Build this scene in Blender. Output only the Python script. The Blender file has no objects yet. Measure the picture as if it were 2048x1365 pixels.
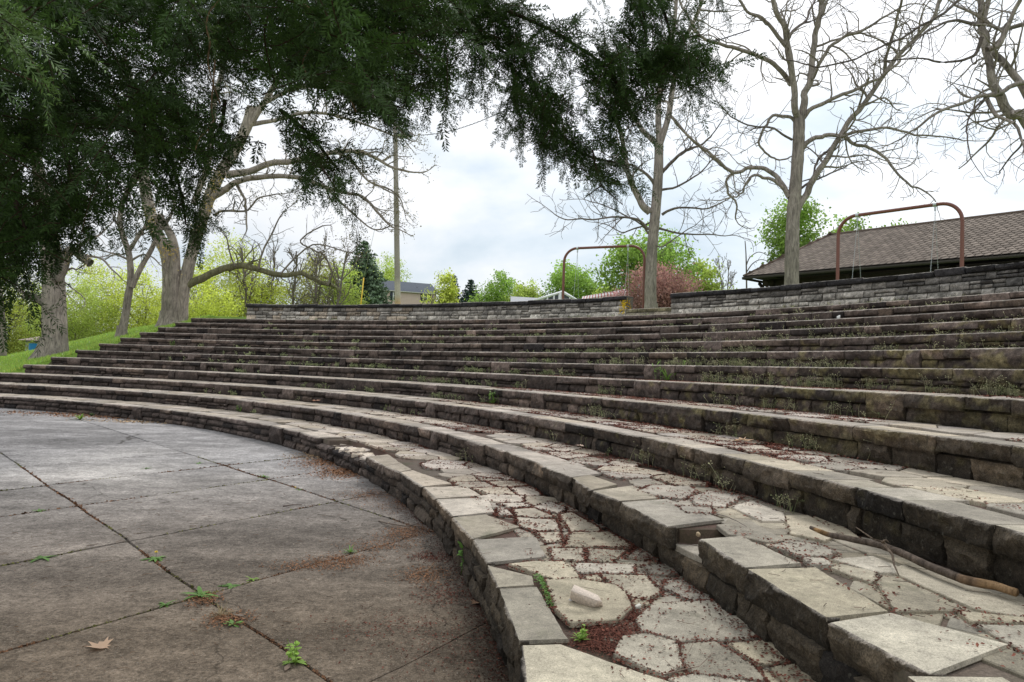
import bpy, math, random, time
import numpy as np
from mathutils import Matrix, Vector
T0 = time.time()
random.seed(7)
rng = np.random.default_rng(7)
sc = bpy.context.scene
COL = sc.collection

# ------------------------------------------------------------------ survey of the place
F = 1474.1                      # focal length in photo pixels (2048 wide)
PITCH, ROLL = .0386, .0340
EYE = 1.669                     # eye height above the stage floor
CX, CY = -22.032, .957          # centre of the seating arcs
R1, TD = 22.30, 1.2098          # radius of the lowest riser, tread depth
Z1, RISE = .358, .30
NT = 12
EYEP = np.array([0, 0, EYE])
def Rk(k): return R1 + (k - 1) * TD
def zk(k): return 0.0 if k <= 0 else Z1 + (k - 1) * RISE
def ray(x, y):
    u = (x - 1024) / F; v = -(y - 682.5) / F
    c, s = math.cos(ROLL), math.sin(ROLL)
    u, v = c * u - s * v, s * u + c * v
    return np.array([u, math.cos(PITCH) - v * math.sin(PITCH), math.sin(PITCH) + v * math.cos(PITCH)])
def onz(x, y, z):
    r = ray(x, y); return r * ((z - EYE) / r[2]) + EYEP
def at(x, y, Y):
    r = ray(x, y); return r * (Y / r[1]) + EYEP
def onR(x, y, R):
    r = ray(x, y); a = r[0]**2 + r[1]**2; b = -(r[0]*CX + r[1]*CY); c = CX*CX + CY*CY - R*R
    return r * ((-b + math.sqrt(b*b - a*c)) / a) + EYEP
def pix(P):
    P = np.atleast_2d(P) - EYEP
    dep = P[:, 1]*math.cos(PITCH) + P[:, 2]*math.sin(PITCH); U = -P[:, 1]*math.sin(PITCH) + P[:, 2]*math.cos(PITCH)
    dep = np.where(dep > .05, dep, np.nan)
    u = P[:, 0]/dep; v = U/dep; c, s = math.cos(ROLL), math.sin(ROLL)
    u, v = c*u + s*v, -s*u + c*v
    return 1024 + F*u, 682.5 - F*v
def pol(R, th, z=0.0): return np.array([CX + R*math.cos(th), CY + R*math.sin(th), z])
def theta(P): return math.atan2(P[1]-CY, P[0]-CX)
def dist(P): return float(np.linalg.norm(np.asarray(P)[:2])) if len(P) == 2 else float(np.linalg.norm(np.asarray(P)-EYEP))

# ------------------------------------------------------------------ noise
def _h(a, b, c, s):
    n = (a*374761393 + b*668265263 + c*2147483647 + s*1274126177) & 0xffffffff
    n = ((n ^ (n >> 13)) * 1274126177) & 0xffffffff
    n = (n ^ (n >> 16)) & 0xffffff
    return n / float(0xffffff)
def vnoise(P, s=0):
    P = np.atleast_2d(np.asarray(P, float)); i = np.floor(P).astype(np.int64); f = P - i; f = f*f*(3-2*f)
    r = 0
    for dx in (0, 1):
        for dy in (0, 1):
            for dz in (0, 1):
                w = (f[:, 0] if dx else 1-f[:, 0])*(f[:, 1] if dy else 1-f[:, 1])*(f[:, 2] if dz else 1-f[:, 2])
                r = r + w*_h(i[:, 0]+dx, i[:, 1]+dy, i[:, 2]+dz, s)
    return r
def fbm(P, s=0, o=3):
    P = np.atleast_2d(np.asarray(P, float)); r = 0; a = .5
    for k in range(o): r = r + a*(vnoise(P*(2**k), s+k)-.5)*2; a *= .5
    return r

# ------------------------------------------------------------------ mesh builder
class MB:
    def __init__(s): s.v = []; s.c = []; s.f = []; s.n = 0; s.tops = []
    def add(s, V, faces, col=None):
        V = np.asarray(V, float).reshape(-1, 3); s.v.append(V)
        if col is None: col = (1, 1, 1)
        col = np.asarray(col, float)
        s.c.append(np.broadcast_to(col, (len(V), 3)) if col.ndim == 1 else col)
        if isinstance(faces, np.ndarray):
            if faces.size: s.f.append(faces + s.n)
        else:
            by = {}
            for f in faces: by.setdefault(len(f), []).append(f)
            for k, L in by.items(): s.f.append(np.array(L, int) + s.n)
        s.n += len(V)
    def build(s, name, mat, parent=None, smooth=False, sharp=None, loc=None):
        me = bpy.data.meshes.new(name)
        if s.n == 0: s.add([[0, 0, 0], [.001, 0, 0], [0, .001, 0]], [(0, 1, 2)])
        V = np.concatenate(s.v); C = np.concatenate(s.c)
        if loc is not None: V = V - np.asarray(loc)
        me.vertices.add(len(V)); me.vertices.foreach_set('co', V.astype(np.float32).ravel())
        nl = sum(a.size for a in s.f); npoly = sum(len(a) for a in s.f)
        me.loops.add(nl); me.polygons.add(npoly)
        me.loops.foreach_set('vertex_index', np.concatenate([a.ravel() for a in s.f]).astype(np.int32))
        st = []; o = 0
        for a in s.f:
            st.append(o + np.arange(len(a))*a.shape[1]); o += a.size
        me.polygons.foreach_set('loop_start', np.concatenate(st).astype(np.int32))
        me.update(calc_edges=True)
        ca = me.color_attributes.new('Col', 'FLOAT_COLOR', 'POINT')
        ca.data.foreach_set('color', np.concatenate([C, np.ones((len(C), 1))], 1).astype(np.float32).ravel())
        if smooth:
            me.polygons.foreach_set('use_smooth', np.ones(npoly, bool))
            if sharp: me.set_sharp_from_angle(angle=math.radians(sharp))

        me.materials.append(mat)
        if s.tops:
            me.materials.append(FLAG); ix = np.concatenate([np.full(len(a), 1 if i in s.tops else 0) for i, a in enumerate(s.f)]).astype(np.int32)
            if len(me.polygons) == len(ix): me.polygons.foreach_set('material_index', ix)
        o = bpy.data.objects.new(name, me); COL.objects.link(o)
        if loc is not None: o.location = loc
        if parent is not None:
            o.parent = parent
            o.matrix_parent_inverse = Matrix.Translation(-Vector(parent.location)) if loc is None or True else Matrix()
        return o
def tag(o, label=None, cat=None, group=None, kind=None):
    if label: o['label'] = label
    if cat: o['category'] = cat
    if group: o['group'] = group
    if kind: o['kind'] = kind
    return o
def empty(name, loc, label, cat, group=None):
    o = bpy.data.objects.new(name, None); COL.objects.link(o); o.location = [float(a) for a in loc]; o.empty_display_size = .2
    return tag(o, label, cat, group)
def grid_faces(nr, nc, off=0):
    a = np.arange(nr*nc).reshape(nr, nc)
    return np.stack([a[:-1, :-1], a[:-1, 1:], a[1:, 1:], a[1:, :-1]], -1).reshape(-1, 4) + off
def box(mb, c, size, rz=0.0, col=None, R=None):
    sx, sy, sz = [a/2 for a in size]
    V = np.array([[x, y, z] for x in (-sx, sx) for y in (-sy, sy) for z in (-sz, sz)])
    if R is None:
        cc, ss = math.cos(rz), math.sin(rz); R = np.array([[cc, -ss, 0], [ss, cc, 0], [0, 0, 1]])
    V = V @ np.asarray(R).T + np.asarray(c)
    mb.add(V, [(0, 1, 3, 2), (4, 6, 7, 5), (0, 4, 5, 1), (2, 3, 7, 6), (0, 2, 6, 4), (1, 5, 7, 3)], col)
def tube(mb, P, r, n=None, col=None, cap=True):
    P = np.asarray(P, float); m = len(P); r = np.broadcast_to(np.asarray(r, float), (m,))
    if n is None:
        R = r.max(); n = 14 if R > .2 else 10 if R > .08 else 6 if R > .03 else 4 if R > .01 else 3
    T = np.gradient(P, axis=0); T /= np.linalg.norm(T, axis=1)[:, None] + 1e-12
    ref = np.array([0, 0, 1.]) if abs(T[0, 2]) < .9 else np.array([1., 0, 0])
    U = np.cross(T, ref); U /= np.linalg.norm(U, axis=1)[:, None] + 1e-9; W = np.cross(T, U)
    a = np.arange(n)/n*2*math.pi
    V = P[:, None]+r[:, None, None]*(np.cos(a)[None, :, None]*U[:, None]+np.sin(a)[None, :, None]*W[:, None])
    idx = np.arange(m*n).reshape(m, n); nx = np.roll(idx, -1, 1)
    f = np.stack([idx[:-1], nx[:-1], nx[1:], idx[1:]], -1).reshape(-1, 4)
    V = V.reshape(-1, 3)
    if col is not None and np.ndim(col) > 1: col = np.repeat(np.asarray(col), n, 0)
    mb.add(V, f, col)
    if cap and n > 3:
        base = mb.n - len(V)
        mb.f.append(np.array([list(range(n))[::-1]]) + base); mb.f.append(np.array([[(m-1)*n+i for i in range(n)]]) + base)

# ------------------------------------------------------------------ materials
def mat(name):
    m = bpy.data.materials.new(name); m.use_nodes = True; nt = m.node_tree
    b = nt.nodes['Principled BSDF']; return m, nt, b
def N(nt, t, **k):
    n = nt.nodes.new(t)
    for a, v in k.items():
        if a.startswith('i_'):
            key = a[2:]; key = int(key) if key.isdigit() else key.replace('_', ' ')
            n.inputs[key].default_value = v
        else: setattr(n, a, v)
    return n
def noise(nt, vec, scale, detail=5, rough=.6, dist=0.):
    n = N(nt, 'ShaderNodeTexNoise'); n.inputs['Scale'].default_value = scale; n.inputs['Detail'].default_value = detail
    n.inputs['Roughness'].default_value = rough; n.inputs['Distortion'].default_value = dist
    if vec is not None: nt.links.new(vec, n.inputs['Vector'])
    return n.outputs['Fac']
def ramp(nt, fac, stops, interp='LINEAR'):
    r = N(nt, 'ShaderNodeValToRGB'); e = r.color_ramp.elements; r.color_ramp.interpolation = interp
    while len(e) < len(stops): e.new(.5)
    for i, (p, c) in enumerate(stops):
        e[i].position = p; e[i].color = (*c, 1) if not np.isscalar(c) else (c, c, c, 1)
    nt.links.new(fac, r.inputs[0]); return r.outputs[0]
def mix(nt, fac, a, b, mode='MIX'):
    m = N(nt, 'ShaderNodeMix', data_type='RGBA', blend_type=mode)
    for s, v in ((0, fac), (6, a), (7, b)):
        if hasattr(v, 'is_linked') or isinstance(v, bpy.types.NodeSocket): nt.links.new(v, m.inputs[s])
        else: m.inputs[s].default_value = v if s == 0 else (*v, 1)
    return m.outputs[2]
def mmath(nt, op, a, b=0.):
    m = N(nt, 'ShaderNodeMath', operation=op)
    for i, v in enumerate((a, b)):
        if isinstance(v, bpy.types.NodeSocket): nt.links.new(v, m.inputs[i])
        else: m.inputs[i].default_value = v
    return m.outputs[0]
def geo(nt): return N(nt, 'ShaderNodeNewGeometry').outputs['Position']
def attr(nt, n='Col'): a = N(nt, 'ShaderNodeAttribute'); a.attribute_name = n; return a.outputs['Color']
def bump(nt, b, h, strength=.5, d=.01):
    n = N(nt, 'ShaderNodeBump'); n.inputs['Strength'].default_value = strength; n.inputs['Distance'].default_value = d
    nt.links.new(h, n.inputs['Height']); nt.links.new(n.outputs[0], b.inputs['Normal'])

def m_stone(name='stone', lich=.5, rough=.9):
    m, nt, b = mat(name); p = geo(nt); c = attr(nt)
    n1 = noise(nt, p, 2.2, 6, .65, .4); n2 = noise(nt, p, 24, 8, .8); n3 = noise(nt, p, 130, 3, .7)
    c = mix(nt, 1, c, ramp(nt, n1, [(.3, .55), (.7, 1.35)]), 'MULTIPLY')
    c = mix(nt, 1, c, ramp(nt, n2, [(.32, .45), (.68, 1.5)]), 'MULTIPLY')
    c = mix(nt, 1, c, ramp(nt, n3, [(.34, .5), (.66, 1.45)]), 'MULTIPLY')
    l = noise(nt, p, 31, 4, .6, .3)
    c = mix(nt, mmath(nt, 'MULTIPLY', ramp(nt, l, [(.60, 0.), (.67, 1.)]), lich*.5), c, (.27, .25, .20))
    dk = noise(nt, p, 13, 6, .75, .8)
    c = mix(nt, mmath(nt, 'MULTIPLY', ramp(nt, dk, [(.56, 0.), (.66, 1.)]), .6), c, (.028, .022, .018))
    nt.links.new(c, b.inputs['Base Color']); b.inputs['Roughness'].default_value = rough
    b.inputs['Specular IOR Level'].default_value = .25
    h = mmath(nt, 'ADD', mmath(nt, 'MULTIPLY', noise(nt, p, 55, 8, .75), 1.), mmath(nt, 'MULTIPLY', noise(nt, p, 12, 5, .6), 1.2))
    bump(nt, b, h, .9, .02); return m
def m_flag():
    m, nt, b = mat('flagstone'); p = geo(nt); c = attr(nt)
    n1 = noise(nt, p, 1.6, 5, .6, .3); n2 = noise(nt, p, 7, 10, .85, .3); n3 = noise(nt, p, 160, 4, .85)
    c = mix(nt, 1, c, ramp(nt, n1, [(.3, .72), (.7, 1.2)]), 'MULTIPLY')
    c = mix(nt, 1, c, ramp(nt, n2, [(.32, .55), (.66, 1.25)]), 'MULTIPLY')
    c = mix(nt, .8, c, ramp(nt, n3, [(.34, .45), (.66, 1.45)]), 'MULTIPLY')
    sp = noise(nt, p, 60, 2, .5)
    c = mix(nt, mmath(nt, 'MULTIPLY', ramp(nt, sp, [(.62, 0.), (.68, 1.)]), .35), c, (.07, .062, .05))
    mo = noise(nt, p, 3.3, 6, .7, .6)
    c = mix(nt, mmath(nt, 'MULTIPLY', ramp(nt, mo, [(.55, 0.), (.72, 1.)]), .45), c, (.115, .115, .065))
    nt.links.new(c, b.inputs['Base Color']); b.inputs['Roughness'].default_value = .85
    b.inputs['Specular IOR Level'].default_value = .3
    h = mmath(nt, 'ADD', mmath(nt, 'MULTIPLY', noise(nt, p, 150, 6, .7), .5), noise(nt, p, 18, 6, .65))
    bump(nt, b, h, .45, .006); return m
def m_concrete():
    m, nt, b = mat('old_concrete'); p = geo(nt); c = attr(nt)
    mp = N(nt, 'ShaderNodeMapping'); nt.links.new(p, mp.inputs[0]); mp.inputs['Rotation'].default_value = (0, 0, math.radians(-58)); mp.inputs['Scale'].default_value = (.45, 1.5, 1)
    st = noise(nt, mp.outputs[0], 1.0, 5, .6, .3)
    c = mix(nt, 1, c, ramp(nt, st, [(.3, .68), (.5, .97), (.7, 1.3)]), 'MULTIPLY')
    c = mix(nt, 1, c, ramp(nt, noise(nt, p, 2.7, 9, .78, .3), [(.32, .62), (.68, 1.35)]), 'MULTIPLY')
    c = mix(nt, 1, c, ramp(nt, noise(nt, p, 13, 6, .8, .2), [(.34, .62), (.66, 1.35)]), 'MULTIPLY')
    c = mix(nt, 1, c, ramp(nt, noise(nt, p, 42, 6, .85), [(.34, .45), (.66, 1.55)]), 'MULTIPLY')
    v = N(nt, 'ShaderNodeTexVoronoi'); v.inputs['Scale'].default_value = 72; nt.links.new(p, v.inputs['Vector'])
    vc = ramp(nt, v.outputs['Distance'], [(.12, 1.), (.3, 0.)])
    sel = ramp(nt, noise(nt, p, 75, 1, .5), [(.5, 0.), (.6, 1.)])
    c = mix(nt, mmath(nt, 'MULTIPLY', mmath(nt, 'MULTIPLY', vc, sel), .7), c, (.34, .31, .27))
    v2 = N(nt, 'ShaderNodeTexVoronoi'); v2.inputs['Scale'].default_value = 120; nt.links.new(p, v2.inputs['Vector'])
    c = mix(nt, mmath(nt, 'MULTIPLY', ramp(nt, v2.outputs['Distance'], [(.1, 1.), (.35, 0.)]), .7), c, (.03, .026, .022))
    dm = N(nt, 'ShaderNodeTexNoise'); dm.inputs['Scale'].default_value = 2.6; dm.inputs['Detail'].default_value = 6; nt.links.new(p, dm.inputs['Vector'])
    va = N(nt, 'ShaderNodeVectorMath', operation='MULTIPLY_ADD'); nt.links.new(dm.outputs['Color'], va.inputs[0]); va.inputs[1].default_value = (.55, .55, 0); nt.links.new(p, va.inputs[2])
    vk = N(nt, 'ShaderNodeTexVoronoi', feature='DISTANCE_TO_EDGE'); vk.inputs['Scale'].default_value = .42; nt.links.new(va.outputs[0], vk.inputs['Vector'])
    ck = mmath(nt, 'MULTIPLY', ramp(nt, vk.outputs['Distance'], [(.0, 1.), (.0035, 0.)]), ramp(nt, noise(nt, p, .7, 2, .5), [(.5, 0.), (.56, 1.)]))
    c = mix(nt, mmath(nt, 'MULTIPLY', ck, .75), c, (.03, .024, .018))
    nt.links.new(c, b.inputs['Base Color']); b.inputs['Roughness'].default_value = 1
    b.inputs['Specular IOR Level'].default_value = .05
    h = mmath(nt, 'ADD', mmath(nt, 'MULTIPLY', v2.outputs['Distance'], .6), noise(nt, p, 70, 5, .7))
    bump(nt, b, h, .6, .006); return m
def m_vcol(name, rough=.8, var=.35, scale=30, spec=.3, bmp=.2, metal=0.):
    m, nt, b = mat(name); p = geo(nt); c = attr(nt)
    c = mix(nt, 1, c, ramp(nt, noise(nt, p, scale, 5, .65), [(.3, 1-var), (.7, 1+var)]), 'MULTIPLY')
    nt.links.new(c, b.inputs['Base Color']); b.inputs['Roughness'].default_value = rough
    b.inputs['Specular IOR Level'].default_value = spec; b.inputs['Metallic'].default_value = metal
    if bmp: bump(nt, b, noise(nt, p, scale*2, 5, .7), bmp, .01)
    return m
def m_bark():
    m, nt, b = mat('bark'); p = geo(nt); c = attr(nt)
    mp = N(nt, 'ShaderNodeMapping'); nt.links.new(p, mp.inputs[0]); mp.inputs['Scale'].default_value = (1, 1, .16)
    n = noise(nt, mp.outputs[0], 16, 6, .7, .8)
    c = mix(nt, 1, c, ramp(nt, n, [(.32, .38), (.5, .95), (.68, 1.4)]), 'MULTIPLY')
    c = mix(nt, 1, c, ramp(nt, noise(nt, p, 1.3, 4, .6), [(.3, .72), (.7, 1.25)]), 'MULTIPLY')
    nt.links.new(c, b.inputs['Base Color']); b.inputs['Roughness'].default_value = .95
    b.inputs['Specular IOR Level'].default_value = .15
    bump(nt, b, n, 1., .05); return m
def m_leaf(name, trans=.45, rough=.5, spec=.3):
    m, nt, b = mat(name); c = attr(nt); out = nt.nodes['Material Output']
    nt.links.new(c, b.inputs['Base Color']); b.inputs['Roughness'].default_value = rough
    b.inputs['Specular IOR Level'].default_value = spec
    if trans:
        t = N(nt, 'ShaderNodeBsdfTranslucent'); nt.links.new(c, t.inputs[0])
        x = N(nt, 'ShaderNodeMixShader'); x.inputs[0].default_value = trans
        nt.links.new(b.outputs[0], x.inputs[1]); nt.links.new(t.outputs[0], x.inputs[2]); nt.links.new(x.outputs[0], out.inputs[0])
    return m
def m_soil():
    m, nt, b = mat('soil'); p = geo(nt); c = attr(nt)
    c = mix(nt, 1, c, ramp(nt, noise(nt, p, 60, 6, .75), [(.3, .45), (.7, 1.5)]), 'MULTIPLY')
    c = mix(nt, ramp(nt, noise(nt, p, 3.1, 4, .6), [(.5, 0.), (.68, .55)]), c, (.05, .055, .018))
    nt.links.new(c, b.inputs['Base Color']); b.inputs['Roughness'].default_value = 1
    bump(nt, b, noise(nt, p, 120, 5, .8), .8, .01); return m
def m_grassground():
    m, nt, b = mat('turf'); p = geo(nt)
    c = ramp(nt, noise(nt, p, .8, 8, .7), [(.3, (.13, .22, .035)), (.55, (.22, .34, .055)), (.75, (.3, .38, .09))])
    c = mix(nt, 1, c, ramp(nt, noise(nt, p, 25, 5, .8), [(.3, .6), (.7, 1.35)]), 'MULTIPLY')
    nt.links.new(c, b.inputs['Base Color']); b.inputs['Roughness'].default_value = 1
    b.inputs['Specular IOR Level'].default_value = .1
    bump(nt, b, noise(nt, p, 40, 4, .8), .8, .05); return m
def m_plain(name, col, rough=.6, spec=.4, metal=0., var=.12, scale=20):
    m, nt, b = mat(name); p = geo(nt)
    c = mix(nt, 1, (*col,), ramp(nt, noise(nt, p, scale, 5, .6), [(.3, 1-var), (.7, 1+var)]), 'MULTIPLY')
    nt.links.new(c, b.inputs['Base Color']); b.inputs['Roughness'].default_value = rough
    b.inputs['Specular IOR Level'].default_value = spec; b.inputs['Metallic'].default_value = metal; return m

STONE = m_stone(); FLAG = m_flag(); CONC = m_concrete(); BARK = m_bark(); SOIL = m_soil(); TURF = m_grassground()
LITTER = m_vcol('litter', .9, .3, 90, .15, 0)
NEEDLE = m_leaf('yew_needle', .28, .55, .22); LEAF = m_leaf('spring_leaf', .5, .6, .2); BUD = m_leaf('bud', .35, .7, .2)
WEED = m_leaf('weed_leaf', .35, .55, .3); SPRUCE = m_leaf('spruce_needle', .1, .7, .2)
WOOD = m_vcol('weathered_wood', .85, .3, 25, .2, .5)
print('mats', time.time()-T0)

# ------------------------------------------------------------------ colours of stone by place
def moss_amt(P):
    th = math.degrees(theta(P)); k = math.hypot(P[0]-CX, P[1]-CY)
    return max(0, 1-abs(th-15)/21)*min(1, max(0, (k-R1-1.0)/2.4))*(1 if k < Rk(9) else .45 if k < Rk(11) else .15)
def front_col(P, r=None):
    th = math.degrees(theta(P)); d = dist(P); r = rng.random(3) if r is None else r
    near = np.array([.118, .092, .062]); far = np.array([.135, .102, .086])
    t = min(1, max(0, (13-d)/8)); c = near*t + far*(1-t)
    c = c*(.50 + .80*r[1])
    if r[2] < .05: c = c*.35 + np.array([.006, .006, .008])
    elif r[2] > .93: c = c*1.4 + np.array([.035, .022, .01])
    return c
def top_col(P):
    th = math.degrees(theta(P)); d = dist(P); r = rng.random(2)
    near = np.array([.46, .415, .325]); far = np.array([.46, .395, .34])  # paler than the fronts, light contrast put into the stone colour
    t = min(1, max(0, (9-d)/6)); c = near*t + far*(1-t)
    return c*(.70+.5*r[0])*np.array([1, 1-.04*r[1], 1-.16*r[1]])

# ------------------------------------------------------------------ rock-faced stones
def facets(u, v, L, H, amp, cell):
    """u,v grids in metres over a stone of L x H; returns outward relief of a pitched rock face"""
    e = np.minimum(np.minimum(u, L-u), np.minimum(v, H-v))
    raw = np.full(u.shape, 9.); a0 = rng.random()*6.28
    for q in range(int(rng.integers(4, 8))):
        an = a0+q*1.3+rng.normal(0, .5); g = .25+.9*rng.random(); cu, cv = L*(.5+.3*rng.normal()), H*(.5+.25*rng.normal())
        raw = np.minimum(raw, .03*rng.random()+g*((u-cu)*math.cos(an)*.35*min(1, .3/L+.3)+(v-cv)*math.sin(an)))
    raw = raw-raw.min(); raw = raw/(raw.max()+1e-6); sd = int(rng.integers(9999))
    fr_ = 1/(2.2*max(cell, .03)+.03); q = np.stack([u.ravel()*fr_, v.ravel()*fr_*1.3, np.full(u.size, sd*.13)], -1); rid = 1-np.abs(vnoise(q, sd)-.5).reshape(u.shape)*2; q2 = 1-np.abs(vnoise(q*2.3+7, sd)-.5).reshape(u.shape)*2
    d = amp*(.05+.95*raw)+(.026*rid**1.5+.011*q2-.012)*min(1, amp/.03)
    return np.clip(np.minimum(d, e*9+.002), .001, amp*2.2)
def stone_patch(mb, A, B, z0, z1, nrm, amp, cell, col, top=None, tcol=None, mbt=None, overhang=0.):
    """rock-faced block: front between plan points A,B (2D), z0..z1; top=(A',B') back corners -> adds the dressed top"""
    A = np.asarray(A[:2], float); B = np.asarray(B[:2], float); L = float(np.linalg.norm(B-A)); H = z1-z0
    if L < .03: return
    g = min(.005+.0002*dist(A), L*.08); nc = max(4, int(L/cell)+1); nr = max(4, int(H/cell)+1)
    us = np.concatenate([[0], np.linspace(g, L-g, nc), [L]]); vs = np.concatenate([[0], np.linspace(min(.006, H*.1), H, nr)])
    U, Vv = np.meshgrid(us, vs)
    dfar = min(1, max(0, (dist(np.array([A[0], A[1], z1]))-5)/6)); amp = amp*(1+.7*dfar)
    d = facets(U, Vv if top is not None else Vv, L, H*(1.25 if top is not None else 1.0), amp, cell)
    base = A + (B-A)*(U[..., None]/L)
    P3 = np.concatenate([base, (z0+Vv)[..., None]], -1)
    sd = rng.integers(0, 9999)
    d = d + (.005+.010*dfar)*fbm(P3.reshape(-1, 3)*(22-11*dfar), int(sd), 3).reshape(d.shape)*min(1, amp/.02)
    if top is not None: d[-1] = np.minimum(d[-1], .006+.012*np.abs(fbm(P3[-1]*9, int(sd)+5, 2))) ; d[-1] += overhang
    d[:, 0] = -.035; d[:, -1] = -.035; d[0] = np.minimum(d[0], -.02)
    nr3 = np.array([nrm[0], nrm[1], 0])
    V = P3 + nr3*d[..., None]
    if top is None:
        V[-1] = P3[-1] + nr3*np.minimum(d[-1], -.008)[..., None]
    else:
        V[-1, :, 2] += .004*fbm(P3[-1]*7, int(sd)+9, 2)
        ch = .002+min(.016, .0012*max(0, dist(A)-5)); V[-2, 1:-1, 2] = V[-1, 1:-1, 2] - ch - .012*rng.random(V.shape[1]-2); V[-1, 1:-1] -= nr3*ch*.9
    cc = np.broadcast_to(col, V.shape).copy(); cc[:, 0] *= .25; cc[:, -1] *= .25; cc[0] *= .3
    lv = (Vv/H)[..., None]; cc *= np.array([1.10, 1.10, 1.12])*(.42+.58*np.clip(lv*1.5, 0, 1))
    md3 = P3[0, 0]; mo = moss_amt(md3)
    if mo > .02:
        nz = fbm(P3.reshape(-1, 3)*6.5, 71, 3).reshape(d.shape)[..., None]; w_ = np.clip((nz*1.5+mo*.95-.78)*2.6, 0, 1)*.55*min(1, max(.25, (dist(md3)-4)/7))
        cc = cc*(1-w_)+np.array([.30, .255, .11])*w_*(.55+.6*lv)
    sp_ = fbm(P3.reshape(-1, 3)*16, 72, 2).reshape(d.shape)[..., None]; cc *= np.clip(1+(.45+.75*dfar)*sp_, .25, 2.2)
    if top is not None:      # worn arris, with a light-catching highlight painted into its colour
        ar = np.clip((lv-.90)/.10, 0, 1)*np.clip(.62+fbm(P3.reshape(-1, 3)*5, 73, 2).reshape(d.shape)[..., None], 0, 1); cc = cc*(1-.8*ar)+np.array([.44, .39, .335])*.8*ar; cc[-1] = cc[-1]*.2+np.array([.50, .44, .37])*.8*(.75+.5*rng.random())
    mb.add(V.reshape(-1, 3), grid_faces(*U.shape), cc.reshape(-1, 3))
    if top is not None:
        C, D = np.asarray(top[0][:2], float), np.asarray(top[1][:2], float)
        m = mbt if mbt is not None else mb
        nt_ = max(3, int(np.linalg.norm(C-A)/max(cell*2.5, .03))+1)
        fr = V[-1]; bk = np.concatenate([C+(D-C)*(us[:, None]/L), np.full((len(us), 1), z1)], 1)
        bk[:, :2] += .012*fbm(bk*8, int(sd)+3, 2)[:, None]*np.array([1, 1])
        w = np.linspace(0, 1, nt_)[:, None, None]
        G = fr[None]*(1-w)+bk[None]*w
        G[:, :, 2] = fr[None, :, 2]*(1-w[..., 0]) + z1*w[..., 0] + .003*fbm(G.reshape(-1, 3)*5, int(sd)+4, 2).reshape(G.shape[:2])
        G[0] = fr
        G = np.concatenate([G, (G[-1]-nr3*.004-np.array([0, 0, .012]))[None], (G[-1]-np.array([0, 0, .05]))[None]], 0)
        G[:, 0, :2] = G[:, 1, :2] + (A-B)/L*.001; G[:, -1, :2] = G[:, -2, :2] + (B-A)/L*.001
        G[:, 0, 2] -= .02; G[:, -1, 2] -= .02
        m.tops.append(len(m.f)); m.add(G.reshape(-1, 3), grid_faces(*G.shape[:2]), tcol)
        # side cheeks
        for j, sgn in ((1, 1), (-2, -1)):
            a = fr[j]; b_ = G[nt_-1, j]
            q = np.array([a, b_, b_-[0, 0, H*.98], a-nr3*.01-[0, 0, H*.98]])
            mb.add(q, [(0, 1, 2, 3)], col*.8)
def inward(P):
    v = np.array([CX-P[0], CY-P[1]]); return v/np.linalg.norm(v)
def cellsize(d): return max(.009, d*.0022)

# ------------------------------------------------------------------ flagstones
def voronoi_cells(s0, s1, r0, r1, sp, gap, seed):
    R = random.Random(seed); seeds = {}
    ns = int((s1-s0)/sp)+1; nr = max(1, int(round((r1-r0)/sp)))
    for i in range(-1, ns+2):
        for j in range(-1, nr+1):
            if R.random() < .16 and 0 <= j < nr: continue
            seeds.setdefault((i, j), (s0+(i+.5+R.uniform(-.46, .46))*sp, r0+(j+.5+R.uniform(-.44, .44))*(r1-r0)/nr))
    out = []
    for (i, j), (px, py) in seeds.items():
        if j < 0 or j >= nr or i < 0 or px > s1: continue
        poly = [(px-3*sp, r0), (px+3*sp, r0), (px+3*sp, r1), (px-3*sp, r1)]
        g = gap*R.uniform(.5, 1.5)
        for a in range(-3, 4):
            for b in range(-2, 3):
                q = seeds.get((i+a, j+b))
                if q is None or (a == 0 and b == 0): continue
                dx, dy = q[0]-px, q[1]-py; L = math.hypot(dx, dy)
                if L < 1e-6: continue
                dx /= L; dy /= L; lim = L/2 - g/2
                new = []; n = len(poly)
                for t in range(n):
                    P, Q = poly[t], poly[(t+1) % n]
                    dp = (P[0]-px)*dx+(P[1]-py)*dy-lim; dq = (Q[0]-px)*dx+(Q[1]-py)*dy-lim
                    if dp <= 0: new.append(P)
                    if dp*dq < 0:
                        w = dp/(dp-dq); new.append((P[0]+(Q[0]-P[0])*w, P[1]+(Q[1]-P[1])*w))
                poly = new
                if len(poly) < 3: break
            if len(poly) < 3: break
        if len(poly) >= 3: out.append(poly)
    return out
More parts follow.
